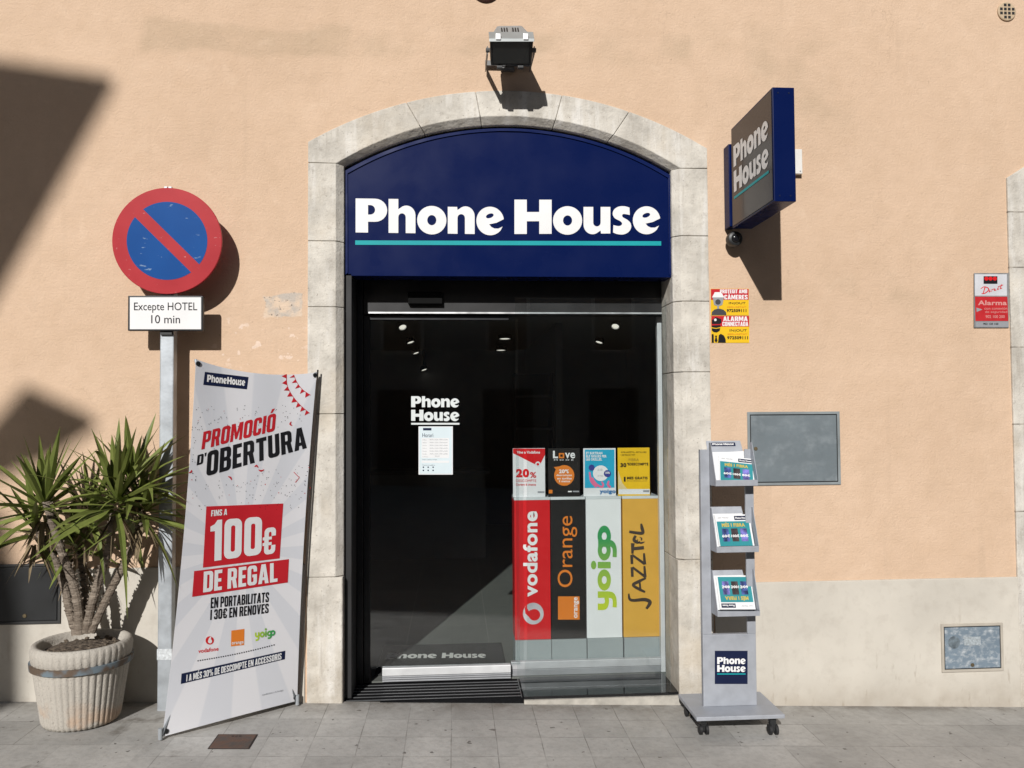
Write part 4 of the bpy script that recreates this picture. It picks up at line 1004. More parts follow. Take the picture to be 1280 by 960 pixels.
# bunting and confetti
mb = MB()
c1 = catmull([(358, 467.5), (358.5, 480), (363, 491), (371, 502), (379, 510), (387, 516.5)], 8); c2 = catmull([(367, 468.5), (371, 478), (378, 487), (388, 494)], 8)
for c, nfl in ((c1, 8), (c2, 5)):
    mb.flat([stroke(c, [.7, .7], sm=False)], bpx, .0014)
    for i in range(nfl):
        a = np.array(c[int((len(c)-1)*(i+.15)/nfl)]); b = np.array(c[int((len(c)-1)*(i+.8)/nfl)]); d = b-a; nn = np.array((-d[1], d[0])); nn /= np.linalg.norm(nn)
        mb.flat([[tuple(a), tuple(b), tuple((a+b)/2+nn*6.2)]], bpx, .0018)
mb.build('bunting', M_red, cl)
for m_, cnt in ((M_black, 340), (M_red, 30)):
    mb = MB()
    for _ in range(cnt):
        x = random.uniform(238, 388); y = random.gauss(600, 26) if random.random() < .62 else random.gauss(528, 16)
        if not (505 < y < 640): continue
        u = (x-238)/150
        if (540+20*(1-u)) < y+(u-.5)*30 < (592) and u > .05: continue
        s = random.uniform(.5, .85) if m_ is M_black else random.uniform(.5, 1.1); a = random.random()*6.28
        mb.flat([[(x+s*cos(a+j*2.1), y+s*sin(a+j*2.1)) for j in range(3)]], bpx, .0013)
    tag(mb.build('confetti', m_, cl), kind='stuff')
mb = MB()
for pp in ([(285, 595.5), (288, 597), (289.5, 600)], [(318, 583.5), (320.5, 582), (322.5, 584.5)], [(364, 527), (362.5, 530), (365, 532)], [(236, 591), (239, 589.5), (239, 587.5)], [(323, 587), (326, 588.5), (330, 587)]): mb.flat([stroke(pp, [.8, 2.2, .8])], bpx, .0018)
mb.flat([stroke([(367, 590), (374, 597), (369, 603)], [.9, .9], sm=False)], bpx, .0018)
mb.build('streamer', M_red, cl)
# frame: two crossing rods, eyelets and feet
nb = np.cross(BR-BL, TL-BL); nb /= np.linalg.norm(nb)
if nb[1] > 0: nb = -nb
hub = (BL+BR+TL+TR)/4-nb*.05
gl_, gr_ = np.array((BL[0]-.006, BL[1]-.012, GZ(BL[0])+.008)), np.array((BR[0]+.002, BR[1]-.005, GZ(BR[0])+.008))
for a, b in ((gl_, TR-nb*.006), (gr_, TL-nb*.006)):
    MB().tube([a-nb*.002, a*.72+hub*.28-nb*.01, hub, b*.75+hub*.25-nb*.012, b], .0075, 10).build('pole', M_galv, bs, smooth=True)
rr_ = bsurf(.995, .5)-nb*.02
MB().tube([TR-nb*.012+(.012, 0, .015), rr_+(.03, .012, 0), BR-nb*.012+(.012, .005, -.01)], .005, 8).build('edge_rod', mat('brown_rod', (.035, .025, .02), .5), bs)
for c, g in ((BL, gl_), (BR, gr_)):
    MB().tube([g, g+(0, 0, .055)], .011, 12).build('foot', mat('grey_foot', (.32, .34, .36), .5), bs)
    MB().tube([g+(0, 0, .05), (g+c)/2+(0, 0, .03), c-nb*.004+(.01, 0, .01)], .0035, 8).build('hook', M_house, bs)
for uu, vv in ((.018, .99), (.985, .992), (.02, .012), (.982, .012)):
    p = bsurf(uu, vv, .002); MB().lathe(p, [(.013, 0), (.012, .003), (.006, .003)], 16, nb).build('eyelet', M_dark, bs)

# ------------------------------------------------------------------ planter and yucca
PC = np.array((-2.005, -.275)); pg = GZ(PC[0])
pt = root('planter', (PC[0], PC[1], pg), 'round fluted concrete planter with a rusty blue metal band', 'planter')
n = NT('aggregate_concrete')
c = n.mix(n.rng(n.noise(4, 6), .35, .7), (.50, .465, .41), (.40, .37, .325)); c = n.mix(n.rng(n.noise(120, 3), .55, .7, 0, .55), c, (.25, .22, .19))
xyz_ = n.sep(); c = n.mix(n.math('MULTIPLY', n.rng(n.noise(7, 3), .5, .62), n.rng(xyz_[2], .18, .04, 0, .6)), c, (.50, .32, .20))
M_agg = n.out(c, .85, n.bump(n.noise(110, 3), .6, .006))
H_ = .425; R0, R1 = .190, .240
prof = [(R0-.03, 0), (R0-.008, .004), (R0, .02)]; fl_from = len(prof)
for i in range(13): t = i/12; prof.append((R0+(R1-R0)*(.03+.84*t), .03+(H_-.14)*t))
fl_to = len(prof)-1
prof += [(R1-.012, H_-.10), (R1, H_-.085), (R1+.006, H_-.03), (R1, H_-.005), (R1-.012, H_), (R1-.030, H_-.004), (R1-.036, H_-.03), (R1-.05, H_-.07)]
ribs = 44
def rmod(a, i): 
    k_ = .0035 if fl_from <= i <= fl_to+1 else (.0028 if i < len(prof)-5 else 0)
    return k_*(abs(sin(a*ribs/2))**.6*2-1)
MB().lathe((PC[0], PC[1], pg), prof, 264, rmod=rmod).build('pot', M_agg, pt, smooth=True)
n = NT('rusty_blue_band'); M_band = n.out(n.mix(n.rng(n.noise(11, 5), .45, .58), (.15, .19, .22), (.12, .085, .06)), .6, n.bump(n.noise(30, 4), .3, .004))
zb = pg+H_-.122
MB().lathe((PC[0], PC[1], zb), [(R1-.016, 0), (R1+.009, 0), (R1+.012, .032), (R1-.012, .032)], 96).build('band', M_band, pt, smooth=True, autosmooth=.6)
n = NT('dry_soil'); M_soil = n.out(n.mix(n.rng(n.noise(35, 5), .4, .65), (.075, .055, .04), (.19, .15, .11)), .95, n.bump(n.noise(45, 5), 1.0, .03))
mb = MB().lathe((PC[0], PC[1], pg+H_-.058), [(R1-.045, 0), (R1-.05, .012), (.12, .03), (.03, .04)], 40)
for _ in range(60):
    a, r = random.random()*6.28, .18*sqrt(random.random()); s = random.uniform(.008, .02)
    mb.lathe((PC[0]+r*cos(a), PC[1]+r*sin(a), pg+H_-.034), [(s*.5, -s*.4), (s, 0), (s*.4, s*.6)], 6, (random.uniform(-1, 1), random.uniform(-1, 1), 1.2))
mb.build('soil', M_soil, pt)

yc = root('yucca', (PC[0], PC[1], pg+H_-.05), 'yucca with several stubby trunks and spiky green rosettes in the concrete planter', 'plant')
n = NT('yucca_bark'); M_bark = n.out(n.mix(n.rng(n.noise(1, 5, .6, n.scaled((10, 10, 60))), .4, .65), (.16, .125, .095), (.33, .275, .22)), .9, n.bump(n.noise(1, 5, .6, n.scaled((20, 20, 75))), .9, .02))
def yp(px, py, dy=0.0): return aty(px, py, PC[1]+dy)
TRK = [([(96, 793), (88, 765), (80, 730), (68, 700), (50, 668), (46, 655)], 0.02, .022), ([(101, 792), (97, 750), (87, 715), (77, 690), (66, 655), (58, 628)], -.05, .023),
       ([(108, 790), (114, 760), (122, 730), (132, 700), (138, 672), (142, 640)], -.04, .022), ([(114, 790), (130, 755), (147, 722), (160, 695), (172, 668), (178, 644)], .03, .021),
       ([(104, 788), (106, 745), (104, 715), (99, 690), (94, 672)], .07, .019)]
ends = []
for pts, dy, r in TRK:
    path = catmull([yp(px, py, dy*i/(len(pts)-1)*2.0) for i, (px, py) in enumerate(pts)], 6)
    rad_ = []
    for i in range(len(path)):
        t = i/(len(path)-1); rad_.append(r*(1.12-.34*t)*(1+.10*sin(i*2.4)+random.uniform(-.05, .05)))
    mb = MB().tube(path, rad_, 12)
    # old leaf scars round the stem
    for i in range(3, len(path)-1):
        for _ in range(5):
            a = random.random()*6.28; u = np.array((cos(a), sin(a), .25)); b_ = path[i]+u*rad_[i]*.9; 
            mb.hexa([b_+(-.008, 0, 0), b_+(.008, 0, 0), b_+(.004, .006, .004), b_+(-.004, .006, .004), b_+u*.007+(-.003, 0, .005), b_+u*.007+(.003, 0, .005), b_+u*.007+(.002, .003, .007), b_+u*.007+(-.002, .003, .007)])
    mb.build('trunk', M_bark, yc, smooth=False); ends.append(path[-1])
n = NT('yucca_leaf'); _z = n.sep()
n.p.inputs['Subsurface Weight'].default_value = 0
lc_ = n.mix(n.rng(n.noise(9, 3), .3, .7), (.105, .140, .026), (.19, .22, .055))
M_leaf = n.out(n.mix(n.rng(n.noise(1.0, 4, .5, n.scaled((55, 55, 55))), .55, .75, 0, .35), lc_, (.16, .18, .05)), .42)
M_dead = mat('dry_leaf', (.20, .15, .085), .8, 0, .25, 20)
def leaf(mb, o, d, L, wd, droop, roll=0.0):
    d = np.array(d, float); d /= np.linalg.norm(d); side = np.cross(d, (0, 0, 1.0)); 
    if np.linalg.norm(side) < .05: side = np.array((1.0, 0, 0))
    side /= np.linalg.norm(side); up = np.cross(side, d)
    side, up = side*cos(roll)+up*sin(roll), up*cos(roll)-side*sin(roll)
    n_s = 7; k = len(mb.v)
    for i in range(n_s+1):
        t = i/n_s; p = o+d*L*t+np.array((0, 0, -droop*L*t*t*t)); w_ = wd*(.55+.9*t-.2*t*t if t < .35 else (.84)*(1-((t-.35)/.65)**1.7))*.5
        w_ = max(w_, .0004); f_ = .35*w_
        mb.v += [p-side*w_+up*f_, p, p+side*w_+up*f_]
    for i in range(n_s):
        a = k+i*3; mb.f += [(a, a+1, a+4, a+3), (a+1, a+2, a+5, a+4)]
ROS = [(yp(55, 628, -.05), 44, .41, 1), (yp(44, 658, .0), 20, .36, .6), (yp(146, 622, -.09), 46, .44, 1), (yp(180, 634, .02), 32, .37, .7), (yp(166, 600, .0), 26, .37, 1), (yp(112, 636, .05), 20, .33, .8), (yp(95, 676, .1), 16, .27, .5)]
GA = 2.39996
for ri_, (o, cnt, L, up_) in enumerate(ROS):
    mb = MB(); md = MB()
    for i in range(cnt):
        t = (i+.5)/cnt; az = i*GA+random.uniform(-.2, .2); elv = radians(84-112*t**1.05*(1 if up_ >= 1 else 1.0))+random.uniform(-.10, .10)
        d = np.array((cos(az)*cos(elv), sin(az)*cos(elv)*.85, sin(elv)))
        base = o+np.array((cos(az), sin(az), 0))*.018+np.array((0, 0, .05-.13*t))
        ln = L*random.uniform(.66, 1.12)*(.80+.28*min(1, t*2))
        if base[1]+d[1]*ln > -.04: d[1] = max(0, (-.04-base[1])/ln)
        leaf(mb, base, d, ln, random.uniform(.041, .053), (random.uniform(.0, .08) if random.random() < .86 else random.uniform(.25, .7))+.14*t*t, random.uniform(-.6, .6))
    for i in range(14):
        az = random.random()*6.28; d = (cos(az)*.5, sin(az)*.4, -.8)
        leaf(md, o+np.array((cos(az)*.02, sin(az)*.02, -.10)), d, random.uniform(.10, .24), .022, .05)
    mb.build('foliage', M_leaf, yc, smooth=True, autosmooth=.5); md.build('dry_leaves', M_dead, yc)

# ------------------------------------------------------------------ leaflet stand on castors
SX0, SX1, SYF, SYB = 1.288, 1.775, -.500, -.135; SZ = .050
gs = GZ(1.53)
ls = root('leaflet_stand', (1.53, -.32, gs), 'grey metal leaflet stand on castors right of the door', 'stand')
MB().box(SX0, SX1, SYF, SYB, SZ-.022, SZ).build('base', M_aluw, ls, bevel=.004)
for x, y in ((SX0+.05, SYF+.055), (SX1-.05, SYF+.055), (SX0+.05, SYB-.045), (SX1-.05, SYB-.045)):
    g0 = GZ(x); cst = MB().box(x-.016, x+.016, y-.016, y+.016, g0+.052, SZ-.022).box(x-.010, x+.010, y-.02, y+.004, g0+.02, g0+.054).build('castor', M_house, ls, bevel=.002)
    for dx in (-.017, .017): MB().lathe((x+dx-.010, y-.008, g0+.028), [(.020, 0), (.028, .003), (.028, .017), (.020, .020)], 20, (1, 0, 0)).build('wheel', M_rubber, cst, smooth=True, autosmooth=.6)
cx0, cx1, cyf = 1.372, 1.676, -.352; cyb = cyf+.032
zl = aty(905, 793, cyf)[2]          # top of the closed lower box
lb_ = MB().box(cx0, cx1, cyf, cyb, SZ+.0005, zl).build('lower_box', M_aluw, ls, bevel=.003)
SLB = plane_y(cyf-.0005)
RC(lb_, 'logo_plate', 893.5, 813.5, 934.5, 855, SLB, .001, M_navyp)
FT(lb_, [('Phone', R4(896.5, 821.5, 932, 830)), ('House', R4(896.5, 831.3, 932, 839.8))], SLB, .002, M_white)
RC(lb_, 'logo_underline', 896.5, 841.8, 932, 843.2, SLB, .002, M_teal)
zt0 = aty(882, 562, cyf)[2]; zt1 = aty(941, 562, cyf)[2]
MB().box(cx0, cx0+.052, cyf, cyf+.014, zl+.0005, zt0).box(cx0, cx0+.004, cyf+.014, cyb, zl+.0005, zt0).build('side_panel', M_aluw, ls, bevel=.0015)
MB().box(cx1-.048, cx1, cyf, cyf+.014, zl+.0005, zt0).box(cx1-.004, cx1, cyf+.014, cyb, zl+.0005, zt0).build('side_panel', M_aluw, ls, bevel=.0015)
ylip = cyf-.100; px_in0, px_in1 = cx0+.040, cx1-.002
backs = []
for i, (ylt, ylb, ybt) in enumerate(((600, 607.5, 551), (683, 690.5, 633), (764.5, 770.5, 712))):
    zt_, zb_ = aty(915, ylt, ylip)[2], aty(915, ylb, ylip)[2]
    xa, xb = aty(895, 604, ylip)[0], aty(947, 604, ylip)[0]
    tr_ = MB()
    tr_.hexa([(xa, ylip, zb_), (xb, ylip, zb_), (xb, cyf+.02, zb_-.004), (xa, cyf+.02, zb_-.004), (xa, ylip, zb_+.003), (xb, ylip, zb_+.003), (xb, cyf+.02, zb_-.001), (xa, cyf+.02, zb_-.001)])
    tr_.box(xa, xb, ylip-.003, ylip, zb_, zt_)
    t_ = tr_.build('tray', M_aluw, ls, bevel=.001)
    wz = zb_+.235
    for x in (xa-.002, xb-.001):
        MB().prism([[(ylip, zb_), (cyf+.02, zb_-.004), (cyf+.012, wz), (cyf-.02, wz), (ylip, zt_+.004)]], (lambda xx: (lambda a, b, off=0.0: np.array((xx+off, a, b))))(x), 0, .003).build('wing', M_aluw, t_)
    bt_ = aty(912, ybt, cyf+.10)[2]
    q0 = np.array((xa+.004, cyf-.020, zb_+.004)); q1 = np.array((xb-.006, cyf-.020, zb_+.004)); q2 = np.array((xb-.030, cyf+.085, bt_)); q3 = np.array((xa+.004, cyf+.085, bt_))
    MB().slab([q0, q1, q2, q3], .003).build('back_panel', M_aluw, t_)
    backs.append((q0, q1, q2, q3, zb_))
    if i == 0:
        SH = frame(q0, q1-q0, q3-q0)
        MB().flat([[(.12, .87), (.75, .87), (.75, .955), (.12, .955)]], SH, .0045).build('header_tag', M_navyp, t_)
        so_ = .0055
        fat_into(fat_into(MB(), 'Phone', [(.15, .895), (.42, .895), (.42, .94), (.15, .94)], SH, so_), 'House', [(.44, .895), (.71, .895), (.71, .94), (.44, .94)], SH, so_).build('lettering', M_white, t_)

def leaflet(o, ex, ey, label, flip=False, blank=False, tilt=0.0):
    """one folded leaflet: o = lower-left corner, ex/ey its edges"""
    o = np.array(o, float); ex = np.array(ex, float); ey = np.array(ey, float)
    if tilt: ex, ey = ex*cos(tilt)+ey*(sin(tilt)*np.linalg.norm(ex)/np.linalg.norm(ey)), ey*cos(tilt)-ex*(sin(tilt)*np.linalg.norm(ey)/np.linalg.norm(ex))
    nn = np.cross(ex, ey); nn /= np.linalg.norm(nn)
    if nn[1] > 0: nn = -nn
    t = root('leaflet', tuple(o), label, 'leaflet', 'leaflets in the stand')
    MB().slab([o, o+ex, o+ex+ey, o+ey], .0035 if np.cross(ex, ey)@nn > 0 else -.0035).build('pages', M_paper, t)
    if blank: return t
    o2 = o+nn*.0045
    if flip: o2 = o2+ex+ey; ex, ey = -ex, -ey
    S = lambda u, v, off=0.0: o2+ex*u+ey*v+nn*off
    r = lambda a, b, c, d: [(a, b), (c, b), (c, d), (a, d)]
    cov = MB().flat([r(.03, .0, .95, .78)], S, 0).build('cover', M_tealp, t)
    MB().flat([r(.55, .82, .95, .95)], S, .0004).build('name_tag', M_navyp, cov)
    text_into(MB(), 'Phone House', r(.58, .855, .92, .915), S, .001, .05, 0, 2).build('lettering', M_white, cov)
    text_into(MB(), 'MÉS I FIBRA', r(.16, .60, .82, .745), S, .001, .05, 0, 2).build('lettering', M_gold, cov)
    text_into(MB(), 'per Nadal', r(.08, .87, .38, .92), S, .001, .0, 0, 2).build('lettering', M_grey, cov)
    for i, x in enumerate((.14, .40, .66)):
        ph = MB().flat([r(x, .14, x+.19, .55)], S, .0006).build('phone_picture', (M_phone_b, M_phone_k, M_phone_v)[i], cov)
        text_into(MB(), ('60€', '100€', '80€')[i], r(x-.02, .27, x+.21, .36), S, .0012, .04, 0, 2).build('lettering', M_white, ph)
    return t
M_tealp = mat('teal_print', (.016, .24, .27), .45, 0, .08)
M_phone_b = mat('blue_phone_print', (.05, .08, .26), .4, 0, .9, 30); M_phone_k = mat('black_phone_print', (.04, .028, .03), .4, 0, .6, 30); M_phone_v = mat('violet_phone_print', (.13, .12, .36), .4, 0, .9, 30)
WHERE = ('top', 'middle', 'bottom')
for i, (q0, q1, q2, q3, zb_) in enumerate(backs):
    ey = (q3-q0); ey = ey/np.linalg.norm(ey); exd = np.array((1.0, 0, 0)); nn = np.cross(exd, ey); nn = nn if nn[1] < 0 else -nn
    o = q0+ey*.006
    hL = .185 if i else .170
    leaflet(o+nn*.006+exd*.004, exd*.190, ey*(hL+.012), 'plain white leaflet edge at the back of the %s pocket of the stand' % WHERE[i], blank=True)
    leaflet(o+nn*.014-exd*.002, exd*.195, ey*(hL+.008), 'second leaflet from the back in the %s pocket, mostly covered' % WHERE[i], blank=(i != 0))
    leaflet(o+nn*.024+exd*.015, exd*.195, ey*hL, 'third leaflet in the %s pocket, white edge showing behind the front one' % WHERE[i], blank=True, tilt=(.05, -.045, .03)[i])
    leaflet(o+nn*.038+exd*(.024 if i else .030), exd*.200, ey*(hL-.004 if i else hL-.02), ('front teal leaflet slumped askew in the top pocket of the stand', 'front teal leaflet with three phones in the middle pocket of the stand', 'upside-down teal leaflet in front of the bottom pocket of the stand')[i], flip=(i == 2), tilt=(-.12 if i == 0 else (-.02 if i == 2 else 0)))

# ------------------------------------------------------------------ behind the glass: display columns and posters
YC = .46; SCm = plane_y(YC)
cols = [(643.2, 688, M_redv, 'red', 'red display column with white sideways lettering behind the glass'), (688.8, 731.8, M_blackp, 'black', 'black display column with orange sideways lettering behind the glass'),
        (733, 777, mat('white_panel', (.78, .80, .80), .4, 0, .03), 'white', 'white display column with green sideways lettering behind the glass'), (778.8, 824.3, M_yellow, 'yellow', 'yellow display column with dark sideways script behind the glass')]
M_cb = mat('grey_column_base', (.30, .34, .345), .5, 0, .05)
tops = []
for xl, xr, m_, cn, lb in cols:
    x0, x1 = aty(xl, 710, YC)[0], aty(xr, 710, YC)[0]; zt_, zb_ = aty(730, 622, YC)[2], aty(730, 798, YC)[2]
    t = root('display_column', ((x0+x1)/2, YC+.1, .012), lb, 'display column', 'operator display columns')
    body = MB().box(x0, x1, YC, YC+.20, zb_+.001, zt_-.012).build('body', m_, t, bevel=.002)
    MB().box(x0-.001, x1+.001, YC-.002, YC+.202, zt_-.0115, zt_+.006).build('cap', mat('pale_cap', (.60, .64, .65), .45), t, bevel=.001)
    MB().box(x0+.001, x1+.002, YC-.012, YC+.20, .012, zb_).build('base', M_cb, t, bevel=.002)
    tops.append((x0, x1, zt_, t, body))
SC_ = plane_y(YC-.0005)
def vtext(parent, body, x0, y0, x1, y1, m_, bold, shear=0): return T(parent, body, V4(x0, y0, x1, y1), SC_, .0015, m_, bold, shear)
b = tops[0][4]
vtext(b, 'vodafone', 653.8, 639, 672, 746, M_white, .032)
P(b, 'round_mark', [circ(666.6, 767, 13, 36, 13.6)], SC_, .0012, mat('silver_print', (.55, .53, .55), .4, 0, .25, 6))
mb = MB().flat([circ(668, 768.5, 7.2, 28)], SC_, .002).flat([[(661.5, 771.5), (656.8, 767), (655.8, 760), (659, 755.5), (658.8, 760), (661, 764), (664, 762)]], SC_, .0022); mb.build('quote_mark', M_redv, b)
b = tops[1][4]
vtext(b, 'Orange', 697, 645, 721.5, 734, M_orange, .0)
RC(b, 'orange_square', 697.5, 745.5, 724.5, 774.5, SC_, .0012, M_orange)
vtext(b, 'orange', 717.5, 746.5, 723.8, 772.5, M_white, .02)
b = tops[2][4]
n = NT('lime_to_green_print'); _s = nd(n.nt, 'ShaderNodeTexCoord').outputs['Generated']; _z = n.sep(_s)[2]
M_yg = n.out(n.mix(n.rng(_z, .05, .85), (.50, .62, .03), (.03, .30, .09)), .45)
yoigo_into(MB(), V4(738.5, 657, 771, 762.5), SC_, .0012).build('lettering', M_yg, b)
b = tops[3][4]
mb = MB()
JZ = [([(808, 761), (812.5, 753), (806, 749.5), (792, 750.5), (787, 748.5), (786, 742)], [2, 3.2, 3, 2.4, 2.2, 1.2]),           # J
      ([(806.5, 740), (800, 737), (791.5, 731.5), (797, 727.5), (807.5, 722.5)], [1.6, 2.4, 2.4, 2.6, 1.6]), ([(800.5, 737.5), (799.5, 726.5)], [1.8, 1.6]),   # A
      ([(790.5, 721), (790, 709)], [2.2, 2.4]), ([(790.5, 709), (806.5, 721)], [1.8, 2.2]), ([(806.5, 721.5), (805.5, 707.5)], [2.6, 1.6]),   # Z
      ([(790, 705), (789.5, 693.5)], [2.2, 2.4]), ([(790, 693.5), (806, 705)], [1.8, 2.2]), ([(806, 705.5), (805, 691.5)], [2.6, 1.6]),   # Z
      ([(790.5, 692), (791, 679)], [1.8, 3.2]), ([(790.5, 686), (805, 684.5)], [2.6, 2.8]),   # T
      ([(794.5, 669.5), (792.5, 675), (797.5, 677.5), (799, 672.5), (800, 677.5), (804.5, 676), (804, 669.5)], [2, 2.6, 2.8, 2, 2.8, 2.6, 1.8]),   # E
      ([(786.5, 664.5), (796, 666), (803.5, 666), (802.5, 660), (801.5, 654.5)], [2, 2.4, 2.6, 2.8, 1.4])]
for i, (pp, ww) in enumerate(JZ): mb.flat([stroke(pp, [q_*1.5 for q_ in ww], 5)], SC_, .0012+.00025*i)
mb.build('script_lettering', mat('dark_brown_print', (.045, .03, .02), .5), b)
ws = aty(827, 720, .44); ws2 = aty(827, 798, .44)
MB().box(ws[0]-.008, ws[0]+.014, .44, .46, ws2[2], ws[2]).build('mounting_strip', M_paper, tops[3][3], bevel=.002)

# posters standing on the columns
YPo = YC+.02
def poster(i, px, label, m_):
    x0, y0, x1, y1 = px; a, b_ = aty(x0, y0, YPo), aty(x1, y1, YPo); zb_ = tops[i][2]+.0065
    t = root('poster', ((a[0]+b_[0])/2, YPo, zb_), label, 'poster', 'posters on the display columns')
    MB().box(a[0], b_[0], YPo, YPo+.004, zb_, a[2]).build('sheet', m_, t)
    return t, plane_y(YPo-.0003)
pp, S = poster(0, (641, 560.5, 681.5, 618), 'white and red poster with big red 20% on the red column', M_paper)
P(pp, 'red_field', [[(641.3, 566.5), (661, 576.5), (671, 581.5), (676, 579), (681.2, 568.5), (681.2, 560.7), (641.3, 560.7)]], S, .001, M_redv)
T(pp, 'Vine a Vodafone', R4(646, 563.5, 675, 567), S, .002, M_white, .03)
P(pp, 'round_mark', [circ(672.3, 580, 3.2, 20)], S, .002, M_paper); P(pp, 'round_mark_dot', [circ(672.3, 580.3, 1.7, 16)], S, .0028, M_redv)
T(pp, '20', R4(645, 586, 661.5, 596.8), S, .002, M_redv, .06); T(pp, '%', R4(662.5, 590, 670.3, 597.3), S, .002, M_redv, .02)
T(pp, 'DESCOMPTE', R4(645, 599.3, 670.3, 602.4), S, .002, M_redv, .0); T(pp, 'Durant 6 mesos', R4(645, 604.2, 670, 607), S, .002, M_redv, .02)
RC(pp, 'small_tag', 672, 614, 680.5, 616.2, S, .002, M_grey)
pp, S = poster(1, (685, 560.5, 725, 618), 'black poster with an orange speech bubble on the black column', M_blackp)
T(pp, 'L', R4(691.2, 563.5, 697.5, 572.8), S, .002, M_white, .04); T(pp, 've', R4(706.2, 565.8, 718.8, 572.9), S, .002, M_white, .022)
P(pp, 'square_ring', [R4(698.5, 566.3, 705.3, 572.8), R4(700.3, 568, 703.5, 571)], S, .002, M_orange)
T(pp, 'M O D E', R4(692.5, 574, 717, 575.8), S, .002, M_white, .0)
P(pp, 'speech_bubble', [[(692.2, 584)]+[(705.3+12.6*cos(radians(a)), 594.3+12.9*sin(radians(a))) for a in range(215, 215-342, -9)]], S, .0015, M_orange)
T(pp, '20%', R4(698.8, 586.8, 711, 591.6), S, .0025, M_white, .04); T(pp, 'descompte', R4(695.5, 592.7, 715, 595.8), S, .0025, M_white, .02)
T(pp, 'en tarifes', R4(696.5, 596.6, 714.5, 599.3), S, .0025, M_white, .02); T(pp, '3 mesos', R4(698.5, 600, 712.5, 602.8), S, .0025, M_white, .02)
RC(pp, 'orange_square', 686, 612.2, 690.6, 616.8, S, .002, M_orange); RC(pp, 'small_tag', 716, 613.4, 724, 615.2, S, .002, M_grey); RC(pp, 'small_tag', 710, 613.6, 714.6, 615.2, S, .002, M_white)
pp, S = poster(2, (729, 560.5, 770, 618), 'bright blue poster with white bubble and pink ribbons on the white column', M_paper)
P(pp, 'blue_field', [[(731, 610), (768, 609.5), (768, 562), (731, 562)]], S, .001, M_sky)
for i, tx in enumerate(('ET SURTIRAN', 'ELS GIGUES PER', 'LES ORELLES.')): T(pp, tx, R4(732.5, 564.8+3.9*i, (753, 758.3, 752.6)[i], 568+3.9*i), S, .002, M_white, .04)
mb = MB()
for pts_, w_ in (([(737, 590), (739, 601), (746, 608.5)], [2, 3, 4]), ([(740, 597), (745, 605), (752, 609)], [2, 3, 2.5]), ([(761, 601), (760, 606), (763, 609.3)], [2, 3, 3]), ([(752, 602), (754, 606), (752, 609.3)], [2, 2.5, 3])): mb.flat([stroke(pts_, w_)], S, .0015+.0003*len(mb.v)/100)
mb.build('ribbon', M_pink, pp)
P(pp, 'white_bubble', [circ(751, 591.5, 9.8, 28, 9.8)], S, .003, M_white)
M_vi = mat('violet_print', (.03, .04, .25), .5)
for x, y, r in ((739.5, 584.5, 3.8), (759.3, 592, 4.5)): P(pp, 'violet_bubble', [circ(x, y, r, 20)], S, .0036, M_vi)
T(pp, '30%', R4(756.6, 589.6, 762.2, 592.3), S, .0044, M_white, .03); T(pp, '25 GB', R4(747, 586, 753, 588.5), S, .0038, M_grey, .0); T(pp, 'al mes', R4(747, 593.5, 754, 595.5), S, .0038, M_grey, .0)
T(pp, 'yoigo', R4(749.5, 611.8, 769.7, 618), S, .002, mat('royal_print', (.02, .16, .40), .5), .05)
pp, S = poster(3, (772, 559.8, 812.5, 618), 'yellow poster with dark offer text on the yellow column', M_yelp)
P(pp, 'white_foot', [[(773.2, 617.8), (812.3, 617.8), (812.2, 611.3), (778, 611.3), (773, 611.3)]], S, .001, M_paper)
P(pp, 'pale_curve', [[(772.8, 611.2), (784, 611.2), (778, 604), (774.5, 594), (772.8, 588)]], S, .0012, mat('pale_yellow_print', (.74, .60, .30), .5))
T(pp, 'AMB JAZZTEL, ESTALVIES', R4(776, 564.3, 808, 566.6), S, .002, M_gold2 if 'M_gold2' in globals() else M_black, .0); T(pp, 'I DE FRANC TOT', R4(776, 567.6, 794, 569.8), S, .002, M_black, .0)
T(pp, 'FIBRA', R4(786, 573, 798.5, 576.4), S, .002, mat('dark_gold_print', (.33, .22, .02), .5), .0)
T(pp, '30', R4(775.5, 578.8, 783, 584), S, .002, M_black, .05); T(pp, '%DESCOMPTE', R4(784, 578.4, 810.5, 581.8), S, .002, M_black, .04)
T(pp, '1', R4(779.8, 596, 782, 602), S, .002, M_black, .06); T(pp, 'MES GRATIS', R4(783.8, 595.8, 809.5, 599.2), S, .002, M_black, .04)
T(pp, 'EN LA SEGONA LINIA', R4(784, 600.3, 809, 601.8), S, .002, mat('dark_gold_print', (.33, .22, .02)), .0)
RC(pp, 'small_tag', 804, 612.6, 811.6, 615.2, S, .002, M_grey)

# opening-hours sheet and lettering stuck on the sliding glass
GS = plane_y(.3485)
wl_ = FT(None, [('Phone', R4(514, 495.3, 574, 509)), ('House', R4(514, 512.2, 574, 526))], GS, .0006, mat('frosted_white_vinyl', (.66, .70, .70), .5, 0, .04), name='window_lettering')
k = MB().flat([R4(514, 528.6, 574.3, 530.8)], GS, .0006).build('underline', mat('frosted_white_vinyl', (.66, .70, .70)), wl_)
tag(wl_, 'white vinyl shop name stuck on the left glass door above the hours sheet', 'lettering')
hs = root('hours_sheet', tuple(aty(544, 593, .347)), 'pale blue opening hours sheet taped inside the left glass door', 'notice')
MB().prism([R4(523.2, 533, 566, 593.2)], plane_y(.3485), .0002, .0012).build('sheet', M_paper, hs)
HS = plane_y(.3470)
RC(hs, 'blue_field', 524.3, 534, 564.8, 592, HS, .0004, M_lgrey); RC(hs, 'white_field', 527, 547.5, 561.5, 572.5, HS, .0009, M_paper); RC(hs, 'white_field', 527, 575.8, 561.5, 578.6, HS, .0009, M_paper)
